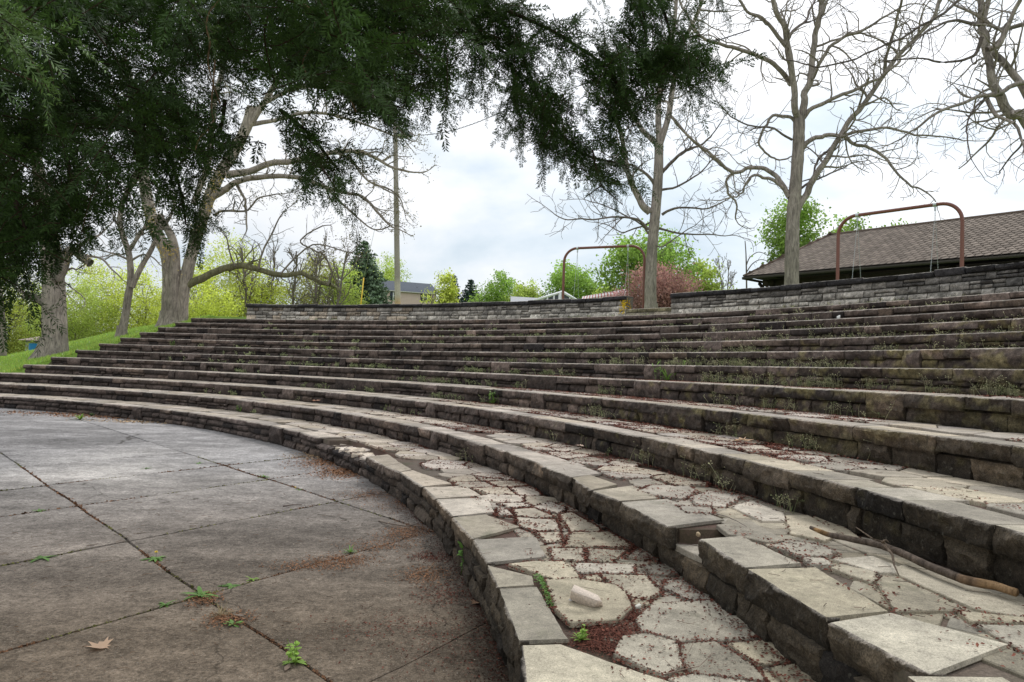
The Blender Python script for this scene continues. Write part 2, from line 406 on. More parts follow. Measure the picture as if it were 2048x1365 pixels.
def flag_poly(mb, pts, z, col, fine, seed, edges=None, thick=.03, tilt=.004):
    """pts: Nx2 plan outline; adds a slightly irregular slab with worn edge"""
    P = np.asarray(pts, float)
    a = .5*np.sum(P[:, 0]*np.roll(P[:, 1], -1)-np.roll(P[:, 0], -1)*P[:, 1])
    if abs(a) < .002: return
    if a < 0: P = P[::-1]
    Q = []
    for i in range(len(P)):                      # cut corners
        A, B = P[i], P[(i+1) % len(P)]; L = np.linalg.norm(B-A)
        if L < .015: Q.append((A+B)/2); continue
        e = min(.22, .008/L)
        n = max(1, int(L*(1-2*e)/fine))
        for t in np.linspace(e, 1-e, n+1): Q.append(A+(B-A)*t)
    Q = np.array(Q); c = Q.mean(0); n = len(Q)
    if n < 3: return
    nn = Q-c; nn /= np.linalg.norm(nn, axis=1)[:, None]+1e-9
    w = fbm(np.c_[Q*9, np.full(n, seed*.37)], 3, 3)*.0075
    Q = Q + nn*w[:, None]
    tz = rng.normal(0, tilt, 2); z = z + rng.uniform(-.003, .004)
    zz = z + (Q-c)@tz
    m = .007
    V = [np.array([[c[0], c[1], z]])]
    V.append(np.c_[c+(Q-c)*.55, z+((Q-c)*.55)@tz+.002*fbm(np.c_[Q*3, Q[:, :1]*0], 9, 2)])
    V.append(np.c_[Q-nn*m, zz]); V.append(np.c_[Q-nn*m*.2, zz-.005]); V.append(np.c_[Q, zz-thick])
    V = np.concatenate(V)
    i = np.arange(n); j = (i+1) % n
    mb.add(V, [], col*1.0); b = mb.n-len(V)
    mb.f.append(np.stack([0*i, 1+i, 1+j], -1)+b)
    for k in range(3):
        mb.f.append(np.stack([1+k*n+i, 1+(k+1)*n+i, 1+(k+1)*n+j, 1+k*n+j], -1)+b)
    if edges is not None: edges.append((Q, z))

def inflate(P, r):
    a = .5*np.sum(P[:, 0]*np.roll(P[:, 1], -1)-np.roll(P[:, 0], -1)*P[:, 1]); P = P if a > 0 else P[::-1]
    e = np.roll(P, -1, 0)-P; e /= np.linalg.norm(e, axis=1)[:, None]; n = np.stack([e[:, 1], -e[:, 0]], 1); m = n+np.roll(n, 1, 0); m /= np.linalg.norm(m, axis=1)[:, None]+1e-9
    return P+m*r
TH_L = math.radians(79.8)      # left end of the seating
TH_R = math.radians(-9)
LIT = {k: [] for k in range(1, 6)}   # joint outlines collected for the litter
def crop2(pts, sc_, ox, oy): return [(x/sc_+ox, y/sc_+oy) for x, y in pts]
S1 = (3.739, 960, 1000); S2 = (2.0, 1024, 682); S3 = (3.4133, 560, 780)
# copings measured near the camera: FL(far/left end of the front), FR(near end), back of each
c1m = [(S3, (610, 455), (720, 520), (735, 440), (825, 500)), (S3, (720, 520), (830, 560), (825, 500), (900, 545)),
       (S3, (830, 562), (985, 660), (905, 548), (1170, 640)), (S3, (990, 665), (1078, 742), (1265, 655), (1370, 722)),
       (S3, (1082, 746), (1190, 862), (1410, 735), (1465, 835)), (S3, (1195, 870), (1330, 1018), (1400, 850), (1640, 935)),
       (S3, (1340, 1022), (1432, 1180), (1740, 1000), (1818, 1140)), (S1, (72, 487), (155, 655), (390, 570), (405, 636)),
       (S1, (160, 662), (315, 1055), (420, 650), (660, 1045)), (S1, (340, 1085), (400, 1560), (590, 1078), (1640, 1440))]
c2m = [(S2, (135, 502), (247, 545), (240, 487), (360, 530)), (S2, (250, 548), (328, 597), (310, 535), (420, 575)),
       (S2, (333, 600), (447, 640), (480, 578), (590, 630)), (S2, (448, 645), (638, 742), (620, 632), (850, 715)),
       (S2, (768, 792), (957, 907), (915, 780), (1155, 890)), (S2, (960, 912), (1280, 1108), (1215, 905), (1505, 1083)),
       (S2, (1295, 1125), (1700, 1335), (1510, 1088), (1990, 1215))]
f1m = [[(425, 245), (600, 235), (600, 300), (500, 315), (480, 290)], [(690, 245), (960, 240), (1130, 335), (1100, 355), (640, 350)],
       [(600, 110), (680, 90), (870, 195), (900, 235), (680, 230)], [(530, 362), (765, 362), (775, 455), (560, 440)],
       [(815, 365), (1085, 380), (985, 462), (815, 455)], [(1185, 355), (1330, 440), (1110, 430)],
       [(225, 480), (410, 462), (620, 467), (690, 510), (730, 580), (560, 600), (420, 540)], [(740, 475), (985, 475), (1155, 485), (1140, 540), (720, 540), (715, 500)],
       [(1230, 490), (1400, 480), (1480, 540), (1410, 555), (1270, 545)], [(910, 560), (1230, 565), (1350, 690), (1240, 740), (1100, 715), (1010, 640)],
       [(795, 570), (880, 560), (905, 595), (800, 600)], [(495, 610), (560, 620), (700, 605), (1000, 650), (1080, 710), (1120, 810), (1030, 900), (680, 930), (580, 830)],
       [(1395, 600), (1560, 590), (1740, 700), (1720, 745), (1560, 745), (1390, 660)], [(1300, 785), (1740, 755), (2019, 905), (2200, 1010), (2019, 1030), (1500, 1045), (1220, 975), (1180, 890)],
       [(1080, 1020), (1250, 1000), (1460, 1060), (1500, 1240), (1370, 1310), (1200, 1230), (1015, 1150)], [(1520, 1080), (1750, 1060), (2019, 1230), (2130, 1350), (1600, 1290), (1520, 1200)],
       [(1870, 1072), (2150, 1045), (2400, 1170), (2080, 1230)], [(1110, 725), (1240, 752), (1280, 775), (1140, 795)],
       [(1420, 1335), (1600, 1305), (2120, 1375), (2300, 1560), (1700, 1480)], [(280, 130), (560, 150), (590, 225), (420, 235), (290, 190)],
       [(250, 70), (400, 60), (560, 130), (430, 140), (280, 120)], [(390, 50), (520, 10), (640, 60), (590, 100)], [(2190, 1250), (2500, 1200), (2800, 1400), (2400, 1450)],
       [(150, 30), (330, 20), (380, 45), (240, 62)], [(130, 60), (200, 70), (250, 120), (140, 105)]]
f2m = [[(825, 735), (960, 722), (1080, 793), (1020, 800), (870, 770)], [(505, 600), (560, 577), (700, 575), (735, 600), (680, 630), (630, 628)],
       [(715, 625), (790, 600), (920, 620), (850, 660), (740, 652)], [(880, 662), (960, 640), (1080, 690), (1090, 720), (1000, 720)],
       [(1050, 820), (1110, 800), (1230, 820), (1280, 840), (1270, 860), (1150, 860)], [(1170, 868), (1250, 870), (1275, 893), (1200, 895)],
       [(1290, 872), (1440, 862), (1530, 900), (1530, 928), (1450, 922)], [(1285, 905), (1320, 893), (1440, 922), (1455, 940), (1430, 962)],
       [(1470, 965), (1490, 942), (1560, 958), (1800, 1072), (1540, 1080), (1488, 1000)], [(1545, 930), (1545, 905), (1600, 885), (2080, 1062), (2080, 1105), (1850, 1065)],
       [(1790, 1085), (2060, 1110), (2100, 1125), (1840, 1120)], [(1870, 1135), (2100, 1135), (2300, 1240), (2060, 1240)],
       [(1100, 700), (1180, 700), (1300, 770), (1250, 800), (1120, 770)], [(660, 660), (790, 668), (800, 690), (700, 688)], [(1190, 690), (1290, 720), (1390, 790), (1310, 770)]]
def in_window(k, P):
    x, y = pix(P); x, y = float(x[0]), float(y[0])
    if x != x: return False
    if k == 1: return x > 985 and y > 1003
    if k == 2: return x > 1262 and y > 962
    return False

MISS1 = (theta(onz(740, 914, Z1)), theta(onz(655, 879, Z1)))   # broken-out stretch of the lowest coping
MISS2 = (theta(onz(1409, 1079, zk(2))), theta(onz(1344, 1052, zk(2))))
ordw = ['lowest', 'second', 'third', 'fourth', 'fifth', 'sixth', 'seventh', 'eighth', 'ninth', 'tenth', 'eleventh', 'topmost']
lab = {1: 'lowest stone seating tier, bordering the concrete floor, one stretch of its coping broken out',
       2: 'second stone tier up, with a missing coping block and a fallen branch on it',
       3: 'third stone tier up from the concrete floor, directly above the fallen branch'}
sides = {}
for k in range(1, NT+1):
    R, z0, z1 = Rk(k), zk(k-1), zk(k)
    thl = TH_L if k > 3 else math.radians(86)
    thr = TH_R
    label = lab.get(k, '%s stone seating tier up from the concrete floor, a long curved step' % ordw[k-1])
    if k == 12: label = 'topmost curved stone tier, directly under the parapet walls'
    root = empty('seating_tier', pol(R, math.radians(60), z0), label, 'stone step', 'curved stone seating tiers')
    cop, ris, pav, bed = MB(), MB(), MB(), MB()
    # bed (mortar core): front recessed, top just under the paving
    tt = np.arange(thr, thl+1e-6, math.radians(.35)); tt[-1] = thl
    if k <= 2: mm = (MISS1, MISS2)[k-1]; tt = np.sort(np.concatenate([tt, [mm[0]-1e-4, mm[0]+1e-4, mm[1]-1e-4, mm[1]+1e-4]]))
    prof = [(R+.045, z0-.06), (R+.045, z1-.028), (R+.40, z1-.028), (R+.402, z1-.028), (R+TD+.12, z1-.028)]
    if k == NT: prof[-1] = (R+TD+.5, z1-.028)
    G = np.array([[pol(r, t, z) for t in tt] for r, z in prof])
    if k == 1:
        w = (tt > MISS1[0]) & (tt < MISS1[1]); G[1:3, w, 2] -= .07
    if k == 2:
        w = (tt > MISS2[0]) & (tt < MISS2[1]); G[1:3, w, 2] -= .125
    bc = np.empty(G.shape); dd = np.hypot(G[..., 0], G[..., 1])[..., None]; bc[:] = np.array([.20, .165, .125])*np.clip((9-dd)/6, .55, 1)
    tg = np.degrees(np.arctan2(G[..., 1]-CY, G[..., 0]-CX))[..., None]; wr = np.clip((46-tg)/16, 0, 1)*np.clip(.55+1.1*fbm(G.reshape(-1, 3)*.8, 83, 3).reshape(G.shape[:2])[..., None], .15, 1)*np.clip((dd-.5)/2, 0, 1)
    bc = bc*(1-wr)+np.array([.105, .052, .036])*wr
    bed.add(G.reshape(-1, 3), grid_faces(*G.shape[:2]), bc.reshape(-1, 3))
    e = np.array([pol(r, thl, z) for r, z in prof+[(prof[-1][0], z0-.06)]]); bed.add(e, [(0, 1, 4, 5)], (.06, .045, .035))
    # coping stones
    t = thl; spans = []
    meas = c1m if k == 1 else c2m if k == 2 else []
    if meas:
        ms = [[onz(*crop2([p], *m[0])[0], z1) for p in m[1:]] for m in meas]
        tstart = theta(ms[0][0]); tend = theta(ms[-1][1])
    full = []
    def put(A, B, BA, BB, H, fullh=False, oh=0., amp=.03):
        mid = (np.asarray(A)+np.asarray(B))/2; mid3 = np.array([mid[0], mid[1], z1]); d = dist(mid3); n = inward(mid)
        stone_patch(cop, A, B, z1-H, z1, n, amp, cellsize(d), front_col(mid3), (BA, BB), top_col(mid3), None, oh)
    while t > thr:
        L = rng.uniform(.3, .8) if rng.random() < .8 else rng.uniform(.8, 1.25)
        if meas and t > tstart-1e-4 and t - L/R < tstart + .2/R: L = max(.05, (t-tstart)*R) if t > tstart+.02/R else 0
        if meas and abs(t-tstart) <= .03/R or (meas and L == 0):
            for q in ms:
                A, B, BA, BB = q
                H = .155 if k == 2 else .115
                put(A, B, BA, BB, H, oh=(.016 if k == 2 else .006), amp=.034 if k == 2 else .022)
                spans.append((theta(A), theta(B), H))
            t = tend - .0006
            meas = []
            continue
        t2 = max(t-L/R, thr); tm = (t+t2)/2
        miss = (k == 1 and MISS1[0]-.001 < tm < MISS1[1]+.001) or (k == 2 and math.radians(76.2) < tm)
        fh = rng.random() < (.14 if k > 1 else .05); H = (z1-z0)-.004 if fh else ((.14+rng.uniform(-.015, .02)) if k > 1 else .10+rng.uniform(-.01, .02))
        dep = rng.uniform(.27, .42)
        if not miss:
            rr = R + rng.uniform(-.006, .006); A, B = pol(rr, t), pol(rr, t2)
            put(A, B, pol(R+dep, t-.003/R), pol(R+dep+rng.uniform(-.05, .05), t2+.003/R), H, oh=.014, amp=rng.uniform(.03, .055))
        spans.append((t, t2, H if not miss else .12)); t = t2
    # lower courses
    def lower(a, b, za, zb, rec):
        t = a
        while t > b+.02/R:
            L = rng.uniform(.22, .6); t2 = max(t-L/R, b)
            if (t2-b)*R < .1: t2 = b
            A, B = pol(R+rec, t-.002/R), pol(R+rec, t2+.002/R); mid3 = np.array([(A[0]+B[0])/2, (A[1]+B[1])/2, za]); d = dist(mid3)
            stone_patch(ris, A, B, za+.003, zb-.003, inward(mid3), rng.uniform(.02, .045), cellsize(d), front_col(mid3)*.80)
            t = t2
    i = 0
    while i < len(spans):
        if spans[i][2] > .25: i += 1; continue
        j = i; H = spans[i][2]
        while j+1 < len(spans) and spans[j+1][2] < .25 and j-i < 3: j += 1
        Hm = min(s[2] for s in spans[i:j+1])
        for s in spans[i:j+1]:
            pass
        zt = z1-Hm
        if k == 1: zc = z0+(zt-z0)*rng.uniform(.42, .56); lower(spans[i][0], spans[j][1], z0-.02, zc, .022); lower(spans[i][0], spans[j][1], zc, zt, .012)
        elif rng.random() < .12: zc = z0+(zt-z0)*.5; lower(spans[i][0], spans[j][1], z0-.02, zc, .02); lower(spans[i][0], spans[j][1], zc, zt, .016)
        else: lower(spans[i][0], spans[j][1], z0-.02, zt, .040)
        i = j+1
    # paving
    if k <= 5:
        sp = .40 if k < 3 else .46
        cells = voronoi_cells(0, (thl-thr)*R, .40, TD+.03, sp, .017 if k < 4 else .014, 11*k)
        for ci, poly in enumerate(cells):
            P = np.array([pol(R+r, thl-s/R)[:2] for s, r in poly]); c = P.mean(0); c3 = np.array([c[0], c[1], z1])
            iw = in_window(k, c3)
            tc = theta(c3); rc = math.hypot(c[0]-CX, c[1]-CY)-R
            if k == 1 and MISS1[0]-.002 < tc < MISS1[1]+.006 and rc < .50: continue
            d = dist(c3)
            if iw:
                for P_ in (P, P+np.array([.19, .13]), P+np.array([-.17, .2])): flag_poly(pav, c+(P_-c)*.55 if P_ is not P else P, z1-.014, top_col(c3)*.8, .03, k*1000+ci, None)
                continue
            flag_poly(pav, P, z1, top_col(c3), .03 if d < 6 else .08 if d < 12 else .2, k*1000+ci, LIT[k])
        for m, S_ in ((f1m, S1), (f2m, S2)):
            if (m is f1m) != (k == 1) or (m is f2m) != (k == 2): continue
            for ci, q in enumerate(m):
                P = np.array([onz(x, y, z1)[:2] for x, y in crop2(q, *S_)]); P = inflate(P, .015)
                flag_poly(pav, P, z1+(.012 if (k == 1 and ci == 11) else 0), top_col(np.array([*P.mean(0), z1])), .022, k*500+ci, LIT[k], tilt=.006)
    else:
        t = thl
        while t > thr:
            t2 = max(t-rng.uniform(.5, 1.)/R, thr)
            P = np.array([pol(R+.40, t-.004/R)[:2], pol(R+.40, t2+.004/R)[:2], pol(R+TD+(.02 if k < NT else .45), t2+.004/R)[:2], pol(R+TD+(.02 if k < NT else .45), t-.004/R)[:2]])
            flag_poly(pav, P, z1-.002, top_col(np.array([*P.mean(0), z1])), .25, int(t*999)+k*77); t = t2
    if k == 1:      # rubble bed in the broken-out stretch
        for q in range(70):
            tc = rng.uniform(MISS1[0]+.001, MISS1[1]-.001); rr = R+rng.uniform(.06, .36); c = pol(rr, tc)[:2]
            an = np.sort(rng.random(6)*2*math.pi); s = rng.uniform(.05, .16)
            flag_poly(pav, np.c_[c[0]+s*np.cos(an), c[1]+s*.7*np.sin(an)], z1-.082-rng.uniform(0, .02), top_col(np.array([*c, z1]))*1.5, .05, q+50, None, .05, .1)
    if k == 2:
        P = np.array([onz(x, y, z1-.12)[:2] for x, y in crop2([(1450, 300), (1690, 295), (1690, 400), (1680, 440), (1460, 330)], *S1)]); flag_poly(pav, P, z1-.125, np.array([.40, .35, .28]), .03, 9, None, .04, .004)
        for q in range(16):
            c = onz(*crop2([(rng.uniform(1540, 1760), rng.uniform(215, 300))], *S1)[0], z1-.1)[:2]; an = np.sort(rng.random(6)*6.28); s_ = rng.uniform(.008, .03)
            flag_poly(pav, np.c_[c[0]+s_*np.cos(an), c[1]+s_*np.sin(an)], z1-.11, np.array([.2, .15, .11]), .02, q, None, .03, .1)
    cop.build('coping', STONE, root, True, 24); ris.build('riser', STONE, root, True, 24)
    pav.build('paving', FLAG, root, True, 30); bed.build('bedding', SOIL, root)
print('tiers', time.time()-T0)

# ------------------------------------------------------------------ parapet walls
RW = Rk(13)+.02; ZW = 4.49
def wall_part(root, tl, tr, zb, zt, label=None, dark=0.):
    mas, cop, core = MB(), MB(), MB()
    tt = np.arange(tr, tl, math.radians(.5)); tt = np.append(tt, tl)
    capH = .155
    prof = [(RW+.04, zb-.1), (RW+.04, zt-.02), (RW+.42, zt-.02), (RW+.42, zb-.1)]
    G = np.array([[pol(r, t, z) for t in tt] for r, z in prof]); core.add(G.reshape(-1, 3), grid_faces(*G.shape[:2]), (.24, .215, .18))
    for te in (tl, tr): core.add(np.array([pol(r, te, z) for r, z in prof]), [(0, 1, 2, 3)], (.12, .10, .08))
    hs = [zb]
    H = zt-capH-zb
    fr = np.array([.42, .30, .28]); fr = fr/fr.sum()*H
    for h in fr: hs.append(hs[-1]+h)
    def scol(P, lvl):
        th = math.degrees(theta(P)); u = (P[2]-zb)/(zt-zb)
        lightc = np.array([.60, .55, .47]); mid = np.array([.27, .245, .22]); dk = np.array([.055, .048, .045])
        c = lightc*(1-lvl) + mid*lvl; r = rng.random()
        c = c*(.65+.6*rng.random())
        if r < .10+.35*lvl*lvl: c = c*.45+dk*.4
        if th < 34: q = min(1, (34-th)/9); c = c*(1-q*.62)+np.array([.05, .05, .055])*q*.5
        if 62 < th and r > .75: c = c*np.array([1.05, .95, .85])
        return c
    R_ = RW
    for li in range(3):
        t = tl
        while t > tr+.02/R_:
            L = rng.uniform(.22, .62); t2 = max(t-L/R_, tr)
            if (t2-tr)*R_ < .12: t2 = tr
            za, zbb = hs[li], hs[li+1]
            parts = [(za, zbb)]
            if rng.random() < .3: m = za+(zbb-za)*rng.uniform(.4, .6); parts = [(za, m), (m, zbb)]
            for (a, b) in parts:
                A, B = pol(R_, t-.003/R_), pol(R_, t2+.003/R_); mid = np.array([(A[0]+B[0])/2, (A[1]+B[1])/2, (a+b)/2])
                stone_patch(mas, A, B, a+.004, b-.004, inward(mid), rng.uniform(.015, .035), cellsize(dist(mid))*.8, scol(mid, li/2.6))
            t = t2
    t = tl
    while t > tr+.02/R_:
        L = rng.uniform(.7, 1.25); t2 = max(t-L/R_, tr)
        if (t2-tr)*R_ < .3: t2 = tr
        hh = capH+rng.uniform(-.01, .02); A, B = pol(R_-.05, t-.004/R_), pol(R_-.05, t2+.004/R_); mid = np.array([(A[0]+B[0])/2, (A[1]+B[1])/2, zt])
        q = np.array([.040, .038, .040])*(.7+.8*rng.random())
        if math.degrees(t) > 70 and rng.random() < .5: q = q*1.6+np.array([.02, .02, .01])
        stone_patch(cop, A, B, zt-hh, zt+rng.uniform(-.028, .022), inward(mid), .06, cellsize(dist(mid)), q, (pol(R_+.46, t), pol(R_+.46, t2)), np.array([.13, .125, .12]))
        t = t2
    mas.build('masonry', STONE, root, True, 24); cop.build('coping', STONE, root, True, 24); core.build('mortar_core', SOIL, root)
    return root
TG1, TG0 = math.radians(44.75), math.radians(41.7)
zb = zk(12)
w1 = empty('parapet_wall', pol(RW, math.radians(60), zb), 'long tan stone parapet wall with dark coping, running left of the gap', 'wall')
wall_part(w1, math.radians(76.25), TG1, zb, ZW)
w2 = empty('parapet_wall', pol(RW, math.radians(30), zb), 'dark weathered stone parapet wall right of the gap, in front of the pavilion', 'wall')
wall_part(w2, TG0, math.radians(6), zb, ZW)
lich = MB()    # yellow lichen on the end of the left wall
for q in range(130):
    t = TG1+abs(rng.normal(0, .0028)); z = ZW-.08-abs(rng.normal(.22, .14))-abs(t-TG1)*40*rng.random(); c = pol(RW-.055-rng.random()*.015, t, max(z, zb+.2)) if rng.random() < .65 else pol(RW+rng.uniform(-.05, .3), TG1-.0004, max(z, zb+.25)); s = rng.uniform(.012, .035)
    n = inward(c); tv = np.array([-n[1], n[0], 0]); an = rng.random()*6
    V = [c+tv*s*math.cos(an+a)+np.array([0, 0, s*math.sin(an+a)])+np.array([n[0], n[1], 0])*.012 for a in (0, 1.4, 2.9, 4.3)]
    lich.add(V, [(0, 1, 2, 3)], np.array([.62, .42, .03])*rng.uniform(.7, 1.2))
tag(lich.build('lichen', LITTER), 'bright yellow lichen patch on the wall end beside the gap', 'lichen', kind='stuff')
# threshold in the gap
g = empty('threshold_step', pol(RW, (TG0+TG1)/2, zb), 'low pale stone step filling the gap between the two parapet walls', 'stone step')
cp, rs = MB(), MB()
t = TG1+.006; zt = zb+.36
while t > TG0+1e-4:
    t2 = max(t-rng.uniform(.6, 1.0)/RW, TG0); A, B = pol(RW+.05, t), pol(RW+.05, t2); mid = (A+B)/2; mid[2] = zt
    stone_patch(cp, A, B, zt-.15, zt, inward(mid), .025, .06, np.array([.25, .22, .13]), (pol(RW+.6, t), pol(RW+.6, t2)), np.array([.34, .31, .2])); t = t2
t = TG1
while t > TG0+1e-4:
    t2 = max(t-rng.uniform(.3, .6)/RW, TG0); A, B = pol(RW, t), pol(RW, t2); mid = (A+B)/2; mid[2] = zb
    stone_patch(rs, A, B, zb, zt-.155, inward(mid), .02, .06, np.array([.36, .31, .23])*rng.uniform(.6, 1.1)); t = t2
cp.build('coping', STONE, g, True, 38); rs.build('riser', STONE, g, True, 38)
print('walls', time.time()-T0)

# ------------------------------------------------------------------ stage floor
fl = MB(); base = MB()
aA = np.array([-.667, .745]); aC = np.array([.515, .857])     # joint directions
O = onz(410, 1190, 0)[:2]
M = np.stack([aA, aC], 1); Mi = np.linalg.inv(M)
offB = (Mi @ (onz(530, 957, 0)[:2]-O))[1]                      # spacing between the long joints
crosses = [(Mi @ (onz(x, y, 0)[:2]-O))[0] for x, y in ((410, 1190), (260, 1082), (155, 1012), (100, 970))]
ca = [crosses[0]-2*j for j in (5, 4, 3, 2, 1)] + crosses
while ca[-1] < 34: ca.append(ca[-1]+rng.uniform(1.85, 2.15))
cb = [offB*j for j in range(-9, 8)]
def warp(p):
    P = np.c_[p, np.zeros(len(p))]; w = .035*fbm(P*.9, 5, 5); w2 = .035*fbm(P*.8, 8, 5); return p+np.c_[w, w2]
rs_ = np.random.default_rng(3)
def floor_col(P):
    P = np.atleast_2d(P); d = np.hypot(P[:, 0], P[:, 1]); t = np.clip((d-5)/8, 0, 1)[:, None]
    nearc = np.array([.158, .124, .092]); farc = np.array([.255, .240, .232]); c = nearc*(1-t)+farc*t  # staining plus a slight sky reflection painted into the far tone
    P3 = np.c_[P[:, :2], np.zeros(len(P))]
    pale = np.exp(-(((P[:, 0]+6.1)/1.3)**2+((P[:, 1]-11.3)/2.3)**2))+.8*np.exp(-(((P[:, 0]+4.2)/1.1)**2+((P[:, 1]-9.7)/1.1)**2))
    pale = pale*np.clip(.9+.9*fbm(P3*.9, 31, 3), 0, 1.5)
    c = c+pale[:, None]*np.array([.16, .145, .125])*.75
    r = R1-np.hypot(P[:, 0]-CX, P[:, 1]-CY)     # darker near the riser
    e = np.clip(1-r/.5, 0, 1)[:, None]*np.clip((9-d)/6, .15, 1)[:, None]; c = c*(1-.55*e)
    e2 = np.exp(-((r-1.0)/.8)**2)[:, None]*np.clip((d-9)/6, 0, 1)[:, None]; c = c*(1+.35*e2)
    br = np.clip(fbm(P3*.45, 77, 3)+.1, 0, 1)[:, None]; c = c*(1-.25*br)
    return c
seams = []
def gA_(a): return .0042 if any(abs(a-c_) < 1e-6 for c_ in crosses) else .0016
def gB_(b): return .005 if (abs(b) < 1e-6 or abs(b-offB) < 1e-6) else .0016
for i in range(len(ca)-1):
    for j in range(len(cb)-1):
        a0, a1, b0, b1 = ca[i], ca[i+1], cb[j], cb[j+1]
        if (i, j) != (0, 0) and rs_.random() < .0: pass
        ctr = O+M@np.array([(a0+a1)/2, (b0+b1)/2])
        if math.hypot(ctr[0]-CX, ctr[1]-CY) > R1+2.2: continue
        n = 40 if dist(ctr) < 12 else 8; g0, g1, h0, h1 = gA_(a0), gA_(a1), gB_(b0), gB_(b1)
        if a0 == crosses[3] and not (b0 == 0): pass
        ss = np.concatenate([[a0+g0, a0+g0+.004+g0], np.linspace(a0+.06, a1-.06, n), [a1-g1-.004-g1, a1-g1]])
        tt = np.concatenate([[b0+h0, b0+h0+.004+h0], np.linspace(b0+.06, b1-.06, n), [b1-h1-.004-h1, b1-h1]])
        A_, B_ = np.meshgrid(ss, tt); p = (O[None]+np.stack([A_.ravel(), B_.ravel()], 1)@M.T); p = warp(p)
        z = np.full(len(p), rs_.uniform(-.004, .004)); tz = rs_.normal(0, .0012, 2); z = z+(p-ctr)@tz+.002*fbm(np.c_[p*2, p[:, :1]*0], 44, 2)
        sh = A_.shape; zz = z.reshape(sh); zz[0] -= .035; zz[-1] -= .035; zz[:, 0] -= .035; zz[:, -1] -= .035
        zz[1, 1:-1] -= .003; zz[-2, 1:-1] -= .003; zz[1:-1, 1] -= .003; zz[1:-1, -2] -= .003
        rr = np.hypot(p[:, 0]-CX, p[:, 1]-CY); Rm = R1+.03
        p = np.where((rr > Rm)[:, None], np.array([CX, CY])+(p-[CX, CY])*(Rm/np.maximum(rr, .1))[:, None], p)
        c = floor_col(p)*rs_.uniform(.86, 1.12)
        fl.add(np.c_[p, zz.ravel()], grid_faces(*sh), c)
        if dist(ctr) < 16:
            for (q0, q1) in ((((a0, b0), (a1, b0)),) if h0 > .004 else ())+((((a0, b0), (a0, b1)),) if g0 > .004 else ()): seams.append((O+M@np.array(q0), O+M@np.array(q1)))
tag(fl.build('concrete_floor', CONC, None, True, 40), 'worn concrete stage floor', None, None, 'structure')
tt = np.radians(np.arange(0, 361, 4)); V = [pol(0, 0, -.022)]+[pol(R1+.06, t, -.022) for t in tt]
base.add(V, [(0, i+1, i+2) for i in range(len(tt)-1)], (.060, .046, .034))
tag(base.build('soil_bed', SOIL), 'dark soil under the concrete slabs', None, None, 'structure')

# ------------------------------------------------------------------ terrain
def ground_z(X, Y):
    X, Y = np.asarray(X, float), np.asarray(Y, float)
    r = np.hypot(X-CX, Y-CY); th = np.arctan2(Y-CY, X-CX)
    ramp_ = np.interp(r, [0, R1-.5, Rk(3), Rk(4), Rk(12), Rk(13)+.6, 60, 120, 400], [0, 0, .85, 1.16, 3.50, 3.93, 4.3, 6.5, 8])
    dl = np.where(th > TH_L, r*np.sin(np.clip(th-TH_L, 0, math.pi/2)), 0); dl = np.where(th < -1, 20, dl)
    low = np.interp(r, [0, R1, 30, 36, 44, 70], [0, .3, 1.2, .8, -.5, -1.5])
    f = 1/(1+(np.clip(dl, 0, None)/9.)**2.2)
    z = ramp_ - np.minimum(.19*dl, ramp_*.98)*1.0
    z = np.where(dl > 0, np.maximum(z*np.clip(1.2-dl/25, .0, 1), low*(1-f)+z*f), z)
    back = np.where((th > TH_L-.15) & (r > 37.5), (r-37.5)*.10*np.clip((th-TH_L+.15)/.15, 0, 1), 0)
    return z-np.minimum(back, 4)
tn = MB()
def sheet(rs, ts):
    A, B = np.meshgrid(rs, ts, indexing='ij'); X = CX+A*np.cos(B); Y = CY+A*np.sin(B); Z = ground_z(X, Y)
    Z = Z+.05*fbm(np.stack([X*.5, Y*.5, X*0], -1).reshape(-1, 3), 4, 3).reshape(X.shape)
    return np.stack([X, Y, Z], -1)
rsv = np.concatenate([np.arange(R1-.2, 44, .4), np.geomspace(44, 2500, 34)])
G = sheet(rsv, np.radians(np.concatenate([np.arange(79.86, 90, .5), np.arange(90, 181, 3)])))
G[:, 0, 2] = np.minimum(G[:, 0, 2], [zk(min(12, max(0, int((r-R1)/TD)+1)))-.06 if r < Rk(13) else 9 for r in rsv]); tn.add(G.reshape(-1, 3), grid_faces(*G.shape[:2]))
rsv2 = np.concatenate([np.arange(RW+.3, 44, .6), np.geomspace(44, 2500, 34)])
G = sheet(rsv2, np.radians(np.concatenate([np.arange(-180, 6, 6), np.arange(6, 79.8, 1.5), [79.86]]))); tn.add(G.reshape(-1, 3), grid_faces(*G.shape[:2]))
lawn = tn.build('grass_bank', TURF, None, True); tag(lawn, 'grassy ground around the seating', None, None, 'structure')
# grass blades on the visible bank
gb = MB(); n = 42000
th_ = TH_L+.003+np.abs(rng.normal(0, .16, n)); rr = rng.uniform(R1+2.0, 40, n); X = CX+rr*np.cos(th_); Y = CY+rr*np.sin(th_)
keep = (X > -27); X, Y = X[keep], Y[keep]; n = len(X); Z = ground_z(X, Y)
h = rng.uniform(.05, .13, n); a = rng.random(n)*6.28; w = .012+.01*rng.random(n); lx, ly = rng.normal(0, .035, (2, n))
V = np.stack([np.stack([X-w*np.cos(a), Y-w*np.sin(a), Z-.02], -1), np.stack([X+w*np.cos(a), Y+w*np.sin(a), Z-.02], -1), np.stack([X+lx, Y+ly, Z+h], -1)], 1)
gc = np.array([.36, .52, .11])*rng.uniform(.6, 1.35, (n, 1)); gc[:, 0] *= rng.uniform(.8, 1.3, n)
fw = rng.random(n) < .01; gc[fw] = (.7, .7, .65)
gb.add(V.reshape(-1, 3), np.arange(n*3).reshape(-1, 3), np.repeat(gc, 3, 0))
tag(gb.build('grass', LEAF), 'short green grass with tiny white flowers on the bank', 'grass', None, 'stuff')
